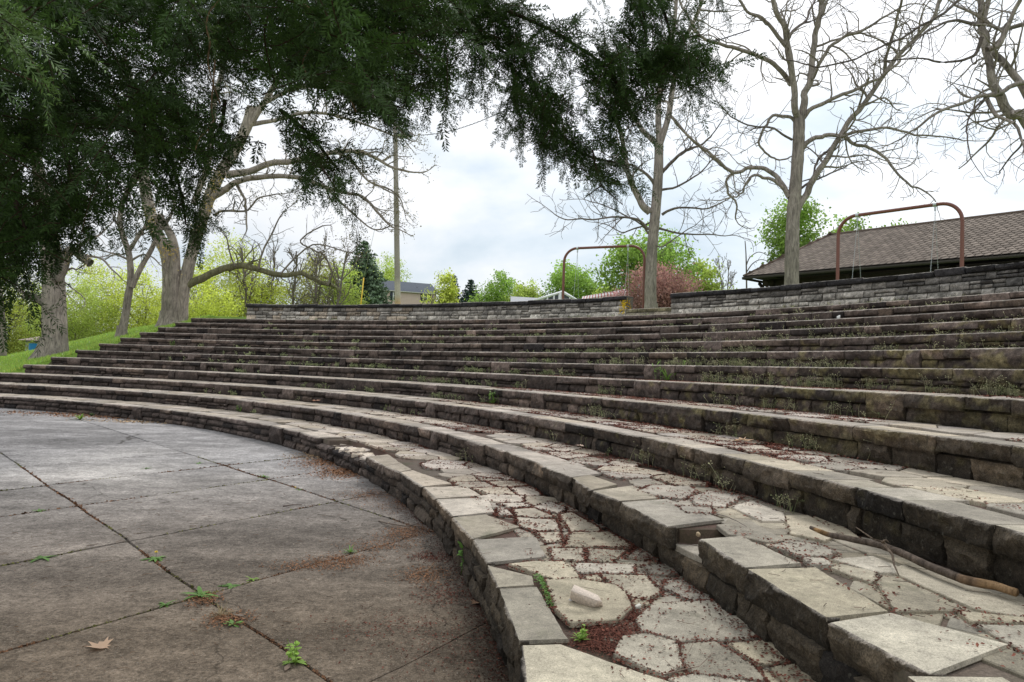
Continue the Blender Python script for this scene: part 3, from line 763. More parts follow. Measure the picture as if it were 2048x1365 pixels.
print('ground', time.time()-T0)
# ------------------------------------------------------------------ litter on the paving
lit = MB()
def flakes(P, size, col, flat=.25):
    n = len(P)
    if n == 0: return
    a = rng.random(n)*6.28; s = size*rng.uniform(.5, 1.3, n); U = np.stack([np.cos(a), np.sin(a), rng.normal(0, flat, n)], -1); W = np.stack([-np.sin(a), np.cos(a), rng.normal(0, flat, n)], -1)*.55
    V = np.stack([P-U*s[:, None], P-W*s[:, None], P+U*s[:, None], P+W*s[:, None]+np.array([0, 0, 1])*(s*.3)[:, None]], 1)
    c = np.asarray(col)*rng.uniform(.45, 1.6, (n, 1))
    lit.add(V.reshape(-1, 3), np.arange(n*4).reshape(-1, 4), np.repeat(c, 4, 0))
RED = np.array([.115, .042, .028]); ORG = np.array([.21, .105, .055]); TAN = np.array([.34, .23, .13])
def litter_amount(P):           # how much has gathered here
    th = np.degrees(np.arctan2(P[:, 1]-CY, P[:, 0]-CX)); d = np.hypot(P[:, 0], P[:, 1])
    return np.clip((44-th)/22, .03, 1)*np.clip(.35+1.5*fbm(np.c_[P[:, :2]*.9, P[:, :1]*0], 61, 3), 0, 1.3)
for k, L in LIT.items():
    for Q, z in L:
        c = Q.mean(0); d = max(1.2, dist(np.array([*c, z]))); am = float(litter_amount(np.array([[*c, z]]))[0])
        if k == 1 and d < 5: am = max(am, .45)
        th = math.degrees(theta(c))
        if am < .05 or th < -8: continue
        per = np.linalg.norm(Q-np.roll(Q, 1, 0), axis=1).sum()
        n = int(per*am*(520 if d < 5 else 360 if d < 9 else 200)*(1 if k < 4 else .8))
        if n <= 0: continue
        i = rng.integers(0, len(Q), n); t = rng.random(n)[:, None]; P = Q[i]*(1-t)+Q[(i+1) % len(Q)]*t
        o = P-c; o /= np.linalg.norm(o, axis=1)[:, None]; off = rng.normal(.011, .015, n); P = P+o*off[:, None]
        zz = np.where(off > .006, z-.018+rng.random(n)*.014, z+.003)
        flakes(np.c_[P, zz], np.clip(.0021*d, .0050, .016), RED)
        m = int(n*.16*am)
        P = c+rng.normal(0, .5, (m, 2))*np.abs(Q-c).max(0); P = P[vnoise(np.c_[P*7, P[:, :1]*0], 19) > .5]; m = len(P); flakes(np.c_[P, np.full(m, z+.006)], np.clip(.0019*d, .0045, .014), RED*1.15)
# drifts at the foot of each riser, on the tread below
for k in range(2, 7):
    R = Rk(k); n = 5200 if k < 4 else 3600
    th = np.radians(rng.uniform(-6, 40, n)**1.0); off = np.abs(rng.exponential(.05+.03*(k > 3), n))+.01
    P = np.stack([CX+(R-off)*np.cos(th), CY+(R-off)*np.sin(th), np.full(n, zk(k-1)+.006)], -1)
    am = litter_amount(P); P = P[rng.random(n) < am*1.2]
    d = np.hypot(P[:, 0], P[:, 1]).mean(); flakes(P, .010 if k < 4 else .016, RED*(1 if k < 4 else 1.5))
for k in range(1, 6):     # broader carpets on the upper treads
    n = 60000 if k > 2 else 40000 if k > 1 else 16000; th = np.radians(rng.uniform(3, 36, n)); off = rng.uniform(.03, TD-.3, n)
    P = np.stack([CX+(Rk(k+1)-off)*np.cos(th), CY+(Rk(k+1)-off)*np.sin(th), np.full(n, zk(k)+.006)], -1)
    am = litter_amount(P)*np.clip(2.8*vnoise(P*np.array([7, 7, 1]), 12)+1.4*vnoise(P*np.array([1.3, 1.3, 1]), 13)-1.75, 0, 1)*np.clip((np.hypot(P[:, 0], P[:, 1])-2.5)/3, .04, 1); P = P[rng.random(n) < am]
    flakes(P, .0095, RED*1.35)
# pocket of seeds by the loose slab, and drifts on the floor
def patch(cx, cy, z, sx, sy, n, size, col):
    c = onz(cx, cy, z); P = c+np.c_[rng.normal(0, sx, n), rng.normal(0, sy, n), rng.random(n)*.008+.003]; P[:, 2] = z+.002+rng.random(n)*.008
    flakes(P, size, col)
c0 = crop2([(900, 960), (1120, 900), (800, 1080), (960, 1100), (1080, 960), (1180, 880), (860, 1010), (1000, 1010)], *S1)
for p in c0: patch(p[0], p[1], Z1-.018, .05, .05, 900, .0062, RED)
for (x, y, sx, sy, n, cl) in [(660, 925, .35, .5, 900, ORG), (690, 945, .28, .4, 900, ORG), (630, 912, .3, .4, 300, TAN), (735, 990, .25, .3, 450, ORG), (800, 1010, .25, .3, 300, ORG), (812, 1065, .16, .22, 500, ORG),
                              (760, 1090, .22, .2, 320, ORG), (690, 1120, .18, .14, 350, ORG), (650, 1130, .22, .12, 220, ORG), (850, 1150, .14, .2, 320, ORG), (860, 1115, .12, .12, 200, RED), (455, 1240, .10, .10, 260, ORG),
                              (410, 1200, .07, .12, 200, ORG), (590, 1135, .2, .1, 120, ORG), (250, 836, 1.6, .35, 500, ORG), (120, 828, 1.5, .3, 300, ORG), (310, 845, 1., .3, 250, TAN), (885, 1190, .15, .2, 200, RED), (790, 1255, .3, .2, 150, RED), (900, 1300, .3, .3, 160, RED)]:
    patch(x, y, .002, sx*.8, sy*.8, int(n*2.6), .0085 if y > 980 else .016 if y > 900 else .03, cl)
n = 9000; th = np.radians(rng.uniform(-8, 22, n)); off = rng.exponential(.07, n); P = np.stack([CX+(R1-.01-off)*np.cos(th), CY+(R1-.01-off)*np.sin(th), np.full(n, .004)], -1); flakes(P, .007, RED*.55)
n = 2200; P = np.c_[rng.uniform(-5, .6, n), rng.uniform(1.8, 11, n), np.full(n, .003)]; P = P[np.hypot(P[:, 0]-CX, P[:, 1]-CY) < R1]; flakes(P, .004, RED*.9); 
n = 700; P = np.c_[rng.uniform(-5, .6, n), rng.uniform(1.8, 11, n), np.full(n, .003)]; P = P[np.hypot(P[:, 0]-CX, P[:, 1]-CY) < R1]; flakes(P, .0045, np.array([.4, .34, .26]))
for (A, B) in seams:     # crumbs in the slab joints
    L = np.linalg.norm(B-A); m = (A+B)/2; d = dist(m); n = int(L*(260 if d < 7 else 120)); t = rng.random(n)
    dens = np.clip(-.15+1.5*vnoise(np.c_[(A+(B-A)*t[:, None])*1.8, t*0], 17), 0, 1)
    P = A+(B-A)*t[:, None]+rng.normal(0, .006, (n, 2))*(1+3*(rng.random((n, 1)) < .2)); P = warp(P); k_ = rng.random(n) < dens; P = P[k_]
    P = P[np.hypot(P[:, 0]-CX, P[:, 1]-CY) < R1]
    mossy = vnoise(np.c_[P*.8, P[:, :1]*0], 3) > .55
    flakes(np.c_[P[~mossy], np.full((~mossy).sum(), -.004)], np.clip(.0018*d, .006, .02), ORG*.6, .5)
    mm = rng.random(mossy.sum()) < .55; flakes(np.c_[P[mossy][mm], np.full(mm.sum(), -.003)], np.clip(.0018*d, .005, .016), np.array([.12, .115, .035]), .5)
tag(lit.build('leaf_litter', LITTER), 'red brown seed and leaf litter gathered in the paving joints', 'leaf litter', None, 'stuff')
# hair-thin curled twigs on the floor
tw = MB()
for i in range(620):
    x, y = rng.uniform(-4.6, .5), 1.9+8*rng.random()**1.5
    if math.hypot(x-CX, y-CY) > R1-.03: continue
    L = rng.uniform(.02, .075)*(1.2 if y < 5 else 1.5); a = rng.random()*6.28; cv = rng.normal(0, 22); m = 5; q = np.linspace(0, L, m); P = np.zeros((m, 3)); P[0] = (x, y, .005)
    for j in range(1, m): P[j] = P[j-1]+(L/m)*np.array([math.cos(a), math.sin(a), 0]); a += cv*L/m
    P[:, 2] += .004*np.sin(np.linspace(0, 3, m)); tube(tw, P, .0013+.0006*rng.random(), 3, np.array([.10, .06, .035])*rng.uniform(.5, 2.2))
for k in (1, 2, 3):
    for i in range(90):
        th = math.radians(rng.uniform(-3, 26)); r = Rk(k)+rng.uniform(.05, TD-.05); c = pol(r, th, zk(k)+.008)
        L = rng.uniform(.04, .14); a = rng.random()*6.28; cv = rng.normal(0, 8); m = 5; P = np.zeros((m, 3)); P[0] = c
        for j in range(1, m): P[j] = P[j-1]+(L/m)*np.array([math.cos(a), math.sin(a), 0]); a += cv*L/m
        tube(tw, P, .0016, 3, np.array([.10, .07, .05])*rng.uniform(.5, 2.0))
tag(tw.build('twig_litter', WOOD), 'hair thin curled brown twigs strewn over the floor', 'twig litter', None, 'stuff')

# ------------------------------------------------------------------ weeds
def blade(mb, P0, d, L, w, col, droop=.5, nseg=4, wprof=None):
    d = np.asarray(d, float); d = d/np.linalg.norm(d); s = np.cross(d, [0, 0, 1]); s = s/(np.linalg.norm(s)+1e-9); P = [np.asarray(P0, float)]; v = d.copy()
    for i in range(nseg): v = v+np.array([0, 0, -droop/nseg]); v /= np.linalg.norm(v); P.append(P[-1]+v*L/nseg)
    V = []
    for i, p in enumerate(P):
        t = i/nseg; ww = w*(math.sin(math.pi*min(1, .12+t*.9))**.7 if wprof is None else wprof(t)); V += [p-s*ww/2, p+s*ww/2]
    mb.add(V, [(2*i, 2*i+1, 2*i+3, 2*i+2) for i in range(nseg)], np.asarray(col)*rng.uniform(.75, 1.25))
wd = MB(); SILV = np.array([.34, .33, .2]); GRN = np.array([.16, .27, .06])
def dry_stem(c, h, col, pods=True):
    m = 5; a = rng.random()*6.28; ln = rng.normal(0, .22, 2); P = [np.array(c)]
    for i in range(m): P.append(P[-1]+np.array([ln[0], ln[1], 1])*h/m); ln = ln+rng.normal(0, .12, 2)
    P = np.array(P); tube(wd, P, np.linspace(.0028, .0016, m+1)*max(1, dist(c)/9), 3, col, False)
    if pods:
        for i in range(rng.integers(3, 9)):
            t = rng.uniform(.35, 1); p = P[0]+(P[-1]-P[0])*t; q = p+np.array([*rng.normal(0, .03, 2), rng.uniform(.0, .035)]); s = .0055*max(1, dist(c)/10)
            wd.add([q+[-s, 0, 0], q+[0, 0, -s], q+[s, 0, 0], q+[0, 0, s]], [(0, 1, 2, 3)], col*rng.uniform(.8, 1.6)); tube(wd, [p, q], .0012*max(1, dist(c)/10), 3, col, False)
for k in range(1, 13):
    thmax = 74
    n = {1: 10, 2: 40, 3: 80, 4: 120}.get(k, 190)
    for i in range(n):
        th = math.radians(rng.triangular(3 if k > 3 else 8, 22, thmax)); R = Rk(k+1) if k < 12 else RW
        dn = vnoise([[th*14, k*1.7, 0]], 55)[0]
        if dn < .42: continue
        m = rng.integers(1, 5) if rng.random() < .8 else rng.integers(5, 10); th0 = th
        for j in range(m):
            c = pol(R-.02-rng.exponential(.03), th0+rng.normal(0, .10)/R, zk(k)-.01)
            green = th0 > math.radians(35) or rng.random() < .35
            col = (GRN*.4+SILV*.8 if green else SILV*1.5)*rng.uniform(.7, 1.2)
            dry_stem(c, rng.uniform(.05, .24 if not green else .17), col)
            if rng.random() < .25:
                for b in range(3): blade(wd, c, [*rng.normal(0, .7, 2), .7], rng.uniform(.03, .08), .006*max(1, dist(c)/14), GRN*.7+SILV*.3, .6, 2)
for k in range(5, 12):      # thin mossy grass fringes along the edges
    for i in range(900):
        th = math.radians(rng.uniform(12, 79)); dn = vnoise([[th*9, k*2.3, 0]], 91)[0]
        if dn < .5: continue
        c = pol(Rk(k+1)-.01-rng.exponential(.03), th, zk(k)-.005); blade(wd, c, [*rng.normal(0, .6, 2), .7], rng.uniform(.02, .05), .010, (np.array([.33, .31, .16]) if rng.random() < .75 else GRN), .4, 2)
tag(wd.build('dry_weeds', WEED), 'thin dry seed stalks and small weeds growing along the tier joints', 'weeds', None, 'stuff')
# single plants that can be told apart
def rosette(name, label, c, n, L, w, col, up=.45, flower=None, group=None, stems=0, cat='weed'):
    r = empty(name, c, label, cat, group); mb = MB()
    for i in range(n):
        a = i/n*6.28+rng.normal(0, .3); blade(mb, c, [math.cos(a), math.sin(a), up*rng.uniform(.4, 1.8)], L*rng.uniform(.6, 1.15), w, col, .7, 5)
    mb.build('leaves', WEED, r)
    if stems:
        sm = MB()
        for i in range(stems):
            q = c+np.array([*rng.normal(0, L*.35, 2), 0]); p = q+np.array([*rng.normal(0, L*.25, 2), L*rng.uniform(.7, 1.5)]); tube(sm, [q, (q+p)/2+rng.normal(0, .004, 3), p], .0018, 3, col)
            for j in range(6): blade(sm, q+(p-q)*rng.uniform(.3, 1), [*rng.normal(0, 1, 2), .5], L*.38, w*1.1, col*1.15, .4, 3)
        sm.build('stem', WEED, r)
    if flower is not None:
        for f in flower:
            fl_ = MB(); h = c+np.array([f[0], f[1], f[2]]); tube(fl_, [c, (c+h)/2, h], .0022, 3, col); fl_.build('flower_stem', WEED, r)
            fh = MB()
            for i in range(34):
                a = rng.random()*6.28; blade(fh, h, [math.cos(a), math.sin(a), rng.uniform(.1, 1.4)], .018, .005, (.85, .62, .02), .5, 2)
            fh.build('flower_head', WEED, r)
    return r
G1 = np.array([.115, .22, .045]); G2 = np.array([.24, .38, .06])
rosette('dandelion', 'dandelion with one yellow flower in the long floor joint', onz(312, 1118, 0), 15, .12, .026, G1*1.25, .35, [(-.01, .02, .05)], cat='dandelion')
rosette('dandelion', 'small yellow dandelion alone in the middle of the concrete floor', onz(598, 980, 0), 8, .08, .018, G1, .3, [(-.05, .0, .03)], cat='dandelion')
rosette('weed_tuft', 'leafy green weed where two floor joints cross, in front of the dry grass tuft', onz(400, 1192, 0), 17, .15, .03, G1*1.35, .5)
rosette('weed_tuft', 'flat green weed just right of the joint crossing', onz(462, 1172, 0), 12, .11, .028, G1*1.1, .2)
rosette('weed_tuft', 'low green weed left of the joint crossing', onz(330, 1210, 0), 12, .09, .014, G1*1.1, .5)
rosette('weed_tuft', 'bright lime weed in the joint at the bottom edge', onz(590, 1325, 0), 12, .09, .024, G2, .6, stems=4)
rosette('weed_tuft', 'small green weed in the joint behind the bleached grass', onz(468, 1250, 0), 16, .07, .018, G1*1.5, .6)
rosette('weed_tuft', 'pair of fern-like green weeds in the left floor joint', onz(85, 1117, 0), 14, .14, .026, G1*1.1, .25)
rosette('weed_tuft', 'little weed where the far joint meets the pale slab', onz(528, 955, 0), 14, .13, .016, G1*1.3, .6)
rosette('weed_tuft', 'small weed on the far side of the pale slab', onz(292, 938, 0), 10, .12, .02, G1*1.2, .5)
rosette('weed_tuft', 'weed beside the pale slab near its right corner', onz(398, 927, 0), 10, .12, .02, G1*1.2, .4)
rosette('weed_tuft', 'wispy green weed on the floor near the brown litter', onz(700, 1106, 0), 22, .09, .010, G1*1.3, .9)
rosette('weed_tuft', 'wild weed in the far corner of the joints', onz(160, 840, 0), 18, .28, .03, G2*.8, .9)
rosette('weed_tuft', 'small weed in the left joint below the white fleck', onz(77, 1023, 0), 10, .09, .02, G1*1.1, .4)
rosette('weed_tuft', 'tiny bright weed on the slab joint right of the crossing', onz(505, 1160, 0), 8, .06, .018, G2, .6)
rosette('moss_cushion', 'dark green moss cushion at the foot of the lowest tier', onz(183, 833, 0), 60, .12, .02, np.array([.07, .11, .03]), 1.2, cat='moss')
gt = MB(); c = onz(442, 1232, 0); r = empty('grass_tuft', c, 'bleached dry grass tuft in the floor joint', 'grass tuft')
for i in range(90): blade(gt, c+np.array([*rng.normal(0, .012, 2), 0]), [*rng.normal(0, .8, 2), .8], rng.uniform(.05, .12), .003, (.42, .33, .2), .5, 3)
gt.build('blades', WEED, r)
lp = MB(); c = onz(922, 1150, 0); c[:2] = c[:2]; r = empty('broadleaf_weed', c, 'upright broad leaved green weed at the foot of the lowest tier', 'weed')
tube(lp, [c, c+[0.01, .01, .1], c+[.0, .02, .22]], .003, 4, G1); 
for i in range(12): blade(lp, c+np.array([0, .01, .05+.016*i]), [*rng.normal(0, 1, 2), .35], .065, .034, G1*1.7, .5, 4)
lp.build('leaves', WEED, r)
rosette('weed_tuft', 'bright green leafy weed growing in the seed filled pocket of the paving', onz(*crop2([(755, 1050)], *S1)[0], Z1-.01), 20, .055, .014, G2*1.05, 1.0, stems=5)
cr = MB(); pth = crop2([(430, 570), (460, 620), (490, 680), (520, 740), (550, 810)], *S1); c = onz(*pth[2], Z1)
r = empty('creeping_weed', c, 'row of tiny round leaved weeds along the back of the coping', 'weed')
for i in range(420):
    t = rng.random()*3.99; a, b = pth[int(t)], pth[int(t)+1]; f_ = t-int(t); q = onz(a[0]+(b[0]-a[0])*f_, a[1]+(b[1]-a[1])*f_, Z1-.004)+np.array([*rng.normal(0, .012, 2), rng.random()*.015])
    blade(cr, q, [*rng.normal(0, 1, 2), .6], .013, .011, G1*1.35, .3, 2)
cr.build('leaves', WEED, r)
for (x, y, k, h, lb) in [(985, 838, 3, .25, 'feathery weed on the third tread in front of the fourth riser'), (1335, 742, 5, .35, 'tall wispy weed clump on the fifth tread'), (482, 815, 1, .2, 'green weed clump on the lowest tread at the far left of centre'),
                         (345, 682, 7, .22, 'bright green tuft between two tiers near the left end'), (1310, 1045, 2, .0, '')]:
    if not lb: continue
    c = onR(x, y, Rk(k+1)-.06); c[2] = zk(k)
    rosette('weed_clump', lb, c, 22, h*.8, .02, GRN*1.2, 1.3, stems=8)
# ------------------------------------------------------------------ loose things
br = empty('fallen_branch', onz(1830, 1125, zk(2)), 'long fallen branch with peeling bark on the second tier', 'branch')
zb_ = zk(2)+.02
pts = [(1622, 1056, .045), (1650, 1068, .035), (1700, 1078, .03), (1760, 1090, .03), (1800, 1105, .03), (1860, 1133, .025), (1930, 1160, .022), (1990, 1172, .02), (2032, 1186, .02)]
P = np.array([onz(x, y, zb_+h) for x, y, h in pts]); tt_ = np.linspace(0, 1, 40); Pi = np.stack([np.interp(tt_, np.linspace(0, 1, len(P)), P[:, i]) for i in range(3)], 1)
Pi += .004*np.stack([fbm(np.c_[tt_*9, tt_*0, tt_*0], 3+i, 3) for i in range(3)], 1)
rad = np.interp(tt_, [0, .1, .4, .8, 1], [.011, .015, .021, .022, .019])*(1+.10*fbm(np.c_[tt_*22, tt_*0, tt_*0], 9, 2))
colb = np.array([[.15, .115, .09]])*np.ones((40, 1)); pe = (tt_ > .62) & (vnoise(np.c_[tt_*9, tt_*0, tt_*0], 7) > .5); colb[pe] = (.20, .13, .08); colb[-8:] = (.30, .19, .10); colb[2:6] = (.34, .2, .09)
mb = MB(); tube(mb, Pi, rad, 14, colb); mb.build('stem', BARK, br, True)
for q in ([(1780, 1100, .04), (1768, 1085, .06), (1745, 1078, .09), (1712, 1055, .1)], [(1770, 1092, .05), (1785, 1110, .05), (1788, 1130, .03), (1798, 1152, .01)], [(1765, 1085, .07), (1772, 1080, .10), (1778, 1086, .07)]):
    mb = MB(); P = np.array([onz(x, y, zb_+h) for x, y, h in q]); tube(mb, P, np.linspace(.009, .003, len(P)), 6, (.2, .15, .11)); mb.build('side_twig', BARK, br, True)
def hull_stone(name, label, c, size, col, seed, mt=STONE, cat='rock'):
    import bmesh
    R = np.random.default_rng(seed); bm = bmesh.new()
    for sx_ in (-1, 1):
        for sy_ in (-1, 1):
            for sz_ in (-1, 1):
                v = R.uniform(.55, 1.05, 3); bm.verts.new(Vector((sx_*v[0]*size[0], sy_*v[1]*size[1], sz_*v[2]*size[2]+.35*sx_*v[0]*size[2])))
    for i in range(4): v = R.normal(0, 1, 3); v /= np.linalg.norm(v); bm.verts.new(Vector((v[0]*size[0]*1.1, v[1]*size[1]*1.1, v[2]*size[2]*1.1)))
    bmesh.ops.convex_hull(bm, input=list(bm.verts)); 
    bm.verts.ensure_lookup_table(); bmesh.ops.delete(bm, geom=[v for v in bm.verts if not v.link_faces], context='VERTS')
    bmesh.ops.bevel(bm, geom=bm.edges[:], offset=min(size)*.04, segments=1, affect='EDGES')
    V = np.array([v.co[:] for v in bm.verts]); bm.verts.index_update(); Fc = [tuple(v.index for v in f.verts) for f in bm.faces]; bm.free()
    a = (2.5 if size[0] > .09 else R.random()*3); Rz = np.array([[math.cos(a), -math.sin(a), 0], [math.sin(a), math.cos(a), 0], [0, 0, 1]]); V = V@Rz.T; V[:, 2] -= V[:, 2].min(); V += c
    m = MB(); m.add(V, Fc, col); o = m.build(name, mt); return tag(o, label, cat)
hull_stone('rock', 'pale broken rock chunk lying on the lowest tread', onz(*crop2([(785, 790)], *S1)[0], Z1+.004), (.098, .045, .040), (.62, .52, .43), 5, LITTER)
hull_stone('rock', 'small grey pebble tucked against the pale rock chunk', onz(*crop2([(676, 765)], *S1)[0], Z1+.004), (.012, .012, .008), (.33, .32, .31), 8, LITTER)
hull_stone('rock', 'small white stone chip at the corner of a flagstone', onz(*crop2([(1180, 815)], *S1)[0], Z1-.004), (.018, .014, .01), (.6, .57, .5), 9, LITTER)
hull_stone('rock', 'tan pebble on the dirt in the gap of missing coping', onz(*crop2([(1632, 275)], *S1)[0], zk(2)-.03), (.014, .012, .012), (.42, .32, .2), 11, LITTER)
hull_stone('rock', 'white stone resting on a high tier below the right parapet wall', onR(1677, 641, Rk(10)+.03)*[1, 1, 0]+[0, 0, zk(10)-.02], (.035, .035, .04), (.6, .6, .57), 12, LITTER)
def leaf(name, label, c, size, col, seed, lobes=True):
    R = np.random.default_rng(seed); prof = [(0, -.75), (.06, -.5), (.38, -.55), (.3, -.3), (.85, -.25), (.6, -.02), (.95, .3), (.5, .22), (.42, .5), (.22, .42), (0, 1.0)] if lobes else [(0, -1), (.25, -.6), (.36, 0), (.2, .6), (0, 1)]
    L = prof+[(-x*R.uniform(.85, 1.1), y+R.normal(0, .03)) for x, y in prof[-2:0:-1]]
    a = R.random()*6.28; V = []
    for x, y in L:
        z = .28*abs(x)**1.3+.16*max(0, y)**2+R.uniform(0, .1); X, Y = x*size, y*size; V.append((X*math.cos(a)-Y*math.sin(a), X*math.sin(a)+Y*math.cos(a), z*size))
    V.append((0, 0, .01)); V = np.array(V)+c; n = len(L); m = MB(); m.add(V, [(n, i, (i+1) % n) for i in range(n)], col)
    p0 = V[0]; m.add(*[np.array([p0, p0+[.002, 0, 0], p0+(p0-V[-1])*.5+[0, 0, .003]]), [(0, 1, 2)], np.asarray(col)*.7])
    return tag(m.build(name, WEED), label, 'leaf')
leaf('dead_leaf', 'big pale brown lobed dead leaf on the concrete floor at lower left', onz(200, 1295, .004), .088, (.62, .42, .28), 1)
leaf('dead_leaf', 'curled brown leaf at the foot of the lowest tier', onz(952, 1207, .01), .05, (.33, .19, .11), 2)
leaf('dead_leaf', 'pale tan leaf lying on the fourth tier tread', onz(1484, 883, zk(4)+.006), .075, (.55, .36, .22), 3)
leaf('dead_leaf', 'pale pink brown leaf against the riser on the second tread', onz(1160, 893, zk(3)+.005), .055, (.55, .38, .3), 4)
leaf('dead_leaf', 'orange brown leaf on the second tread far along the curve', onz(632, 803, zk(3)+.01), .11, (.42, .22, .14), 5)
leaf('dead_leaf', 'narrow grey leaf beside the bleached grass tuft', onz(478, 1232, .006), .045, (.30, .24, .19), 6, False)
leaf('dead_leaf', 'narrow brown leaf by the bottom floor joint', onz(575, 1336, .006), .045, (.28, .2, .15), 7, False)
leaf('dead_leaf', 'tan leaf on the lowest tread by the second riser', onz(706, 863, Z1+.01), .07, (.48, .34, .2), 8, False)
def twig(label, pts, z, r, col, forks=()):
    m = MB(); P = np.array([onz(x, y, z+h) for x, y, h in pts]); tt = np.linspace(0, 1, 16); Q = np.stack([np.interp(tt, np.linspace(0, 1, len(P)), P[:, i]) for i in range(3)], 1)+.002*np.stack([fbm(np.c_[tt*6, tt*0, tt*0+len(label)], 3+i, 2) for i in range(3)], 1)
    tube(m, Q, np.linspace(r, r*.5, 16), 6, col)
    for f in forks: tube(m, [onz(x, y, z+h) for x, y, h in f], r*.5, 4, col)
    tag(m.build('twig', WOOD, None, True), label, 'twig')
g = lambda L: [(*crop2([(a, b)], *S1)[0], h) for a, b, h in L]
twig('forked dry twig across the flagstones at the bottom edge', g([(1370, 1310, .0), (1500, 1275, .012), (1640, 1245, .012), (1740, 1145, .03)]), Z1+.004, .0028, (.24, .18, .14), [g([(1515, 1270, .01), (1550, 1160, .03), (1600, 1060, .03)]), g([(1500, 1275, .012), (1440, 1250, .01), (1385, 1200, .02)])])
twig('straight dark twig lying behind the pale rock', g([(690, 640, .008), (850, 670, .008), (1015, 698, .006)]), Z1+.004, .0034, (.12, .08, .07))
twig('thin twig overhanging the gap of the second tier', g([(1480, 325, .004), (1580, 335, .01), (1665, 355, .01)]), zk(2)-.03, .003, (.09, .06, .05))
twig('curved grey twig on the second tread beside the gap', g([(1770, 105, .01), (1860, 130, .02), (1920, 160, .01), (1995, 200, .004)]), zk(2)+.006, .0036, (.2, .16, .14))
g = lambda L: [(*crop2([(a, b)], *S3)[0], h) for a, b, h in L]
twig('weathered grey stick on the floor near the lowest riser', g([(675, 895, .0), (760, 915, .03), (860, 930, .02), (940, 915, .03)]), .006, .009, (.2, .16, .13))
twig('dark twig on the floor among brown leaf crumbs', g([(590, 705, .0), (680, 715, .015), (780, 722, .01)]), .006, .007, (.10, .07, .06))
twig('short dark twig left of the yellow dandelion joint', g([(20, 795, .0), (90, 785, .01), (150, 785, .0)]), .006, .007, (.10, .07, .06))
twig('bent brown twig leaning near the broad leaved weed', g([(1000, 1235, .0), (1050, 1190, .02), (1100, 1140, .03)]), .006, .004, (.2, .14, .09))
# ------------------------------------------------------------------ swing frames
STEEL = m_vcol('brown_paint', .38, .12, 40, .5, .05); GALV = m_plain('galvanised', (.55, .57, .58), .4, .6, .7)
def swing(label, slab, PL, PR, H, rc, t0, t1, rad):
    """PL, PR plan positions of the posts; H top height; hangers at fraction t0,t1 of the beam"""
    gz = float(ground_z((PL[0]+PR[0])/2, (PL[1]+PR[1])/2))-.05
    e = (PR-PL); L = np.linalg.norm(e); e = e/L
    root = empty('swing_frame', [PL[0], PL[1], gz], label, 'swing frame', 'brown arched swing frames behind the parapet walls')
    def P(s, z): return np.array([PL[0]+e[0]*s, PL[1]+e[1]*s, z])
    col = (.19, .065, .045)
    for nm, s0, sg in (('post', 0, 1), ('post', L, -1)):
        m = MB(); tube(m, [P(s0, gz-.1), P(s0, H-rc)], rad, 16, col); tube(m, [P(s0, gz), P(s0, gz+.05)], rad*1.7, 16, (.3, .29, .27)); m.build(nm, STEEL, root, True, 40)
    arc = [P(rc*(1-math.cos(a)), H-rc+rc*math.sin(a)) for a in np.linspace(0, math.pi/2, 12)]
    arc += [P(s, H) for s in np.linspace(rc+.1, L-rc-.1, 8)] + [P(L-rc*(1-math.cos(a)), H-rc+rc*math.sin(a)) for a in np.linspace(math.pi/2, 0, 12)]
    m = MB(); tube(m, arc, rad, 16, col); m.build('beam', STEEL, root, True, 40)
    nrm = np.array([-e[1], e[0], 0])
    sw = empty('group_swing', P(L/2, H-2.8), slab, 'swing', 'chain hung swings')
    for t in (t0, t1):
        m = MB(); c = P(L*t, H); tube(m, [c-[*(e*.05), 0], c+[*(e*.05), 0]], rad*1.25, 14, (.5, .52, .53)); box(m, c-[0, 0, rad+.07], (.05, .05, .14), math.atan2(e[1], e[0]), (.5, .5, .5)); m.build('hanger', GALV, root, True, 40)
        for sg in (-1, 1):
            A = c-[0, 0, rad+.12]; B = P(L*t, H-2.85)+nrm*.42*sg; n = 58; ch = MB()
            for i in range(n):
                a = A+(B-A)*((i-.15)/n); b = A+(B-A)*((i+1.15)/n); o = nrm*.012 if i % 2 else np.array([e[0], e[1], 0])*.012
                mid = (a+b)/2; tube(ch, [a, mid+o, b], .0042, 3, (.62, .64, .66)); tube(ch, [a, mid-o, b], .0042, 3, (.62, .64, .66))
            ch.build('chain', GALV, sw)
    m = MB(); z = H-2.87
    ring = [P(L*(t0+t1)/2, z)+np.array([e[0], e[1], 0])*math.cos(a)*L*(t1-t0)/2+nrm*math.sin(a)*.46 for a in np.linspace(0, 2*math.pi, 33)]; tube(m, ring, .04, 8, (.03, .03, .035)); m.build('seat_ring', STEEL, sw, True)
    m = MB()
    for q in np.linspace(-.85, .85, 15):
        w_ = math.sqrt(1-q*q); cc = P(L*(t0+t1)/2, z)+np.array([e[0], e[1], 0])*q*L*(t1-t0)/2; tube(m, [cc-nrm*.46*w_, cc+nrm*.46*w_], .012, 4, (.05, .05, .06))
    m.build('seat_net', STEEL, sw)
YL = 25.4; PL = at(1676, 500, YL)[:2]
top = at(1703, 437, YL)[2]
def plan_at_height(x, y, z): r = ray(x, y); return (r*((z-EYE)/r[2]))[:2]
PR = plan_at_height(1905, 405, top); e = (PR-PL); 
PRp = PL+e/np.linalg.norm(e)*(np.linalg.norm(e)+.28)
swing('large brown arched swing frame in front of the shingled pavilion roof', 'chain hung swing of the large right frame by the pavilion', PL, PRp, top, .62, .17, .80, .058)
YL = 33.5; PL = at(1127, 560, YL)[:2]; top = at(1160, 499, YL)[2]; PR = plan_at_height(1262, 492.5, top); e = PR-PL; PRp = PL+e/np.linalg.norm(e)*(np.linalg.norm(e)+.62)
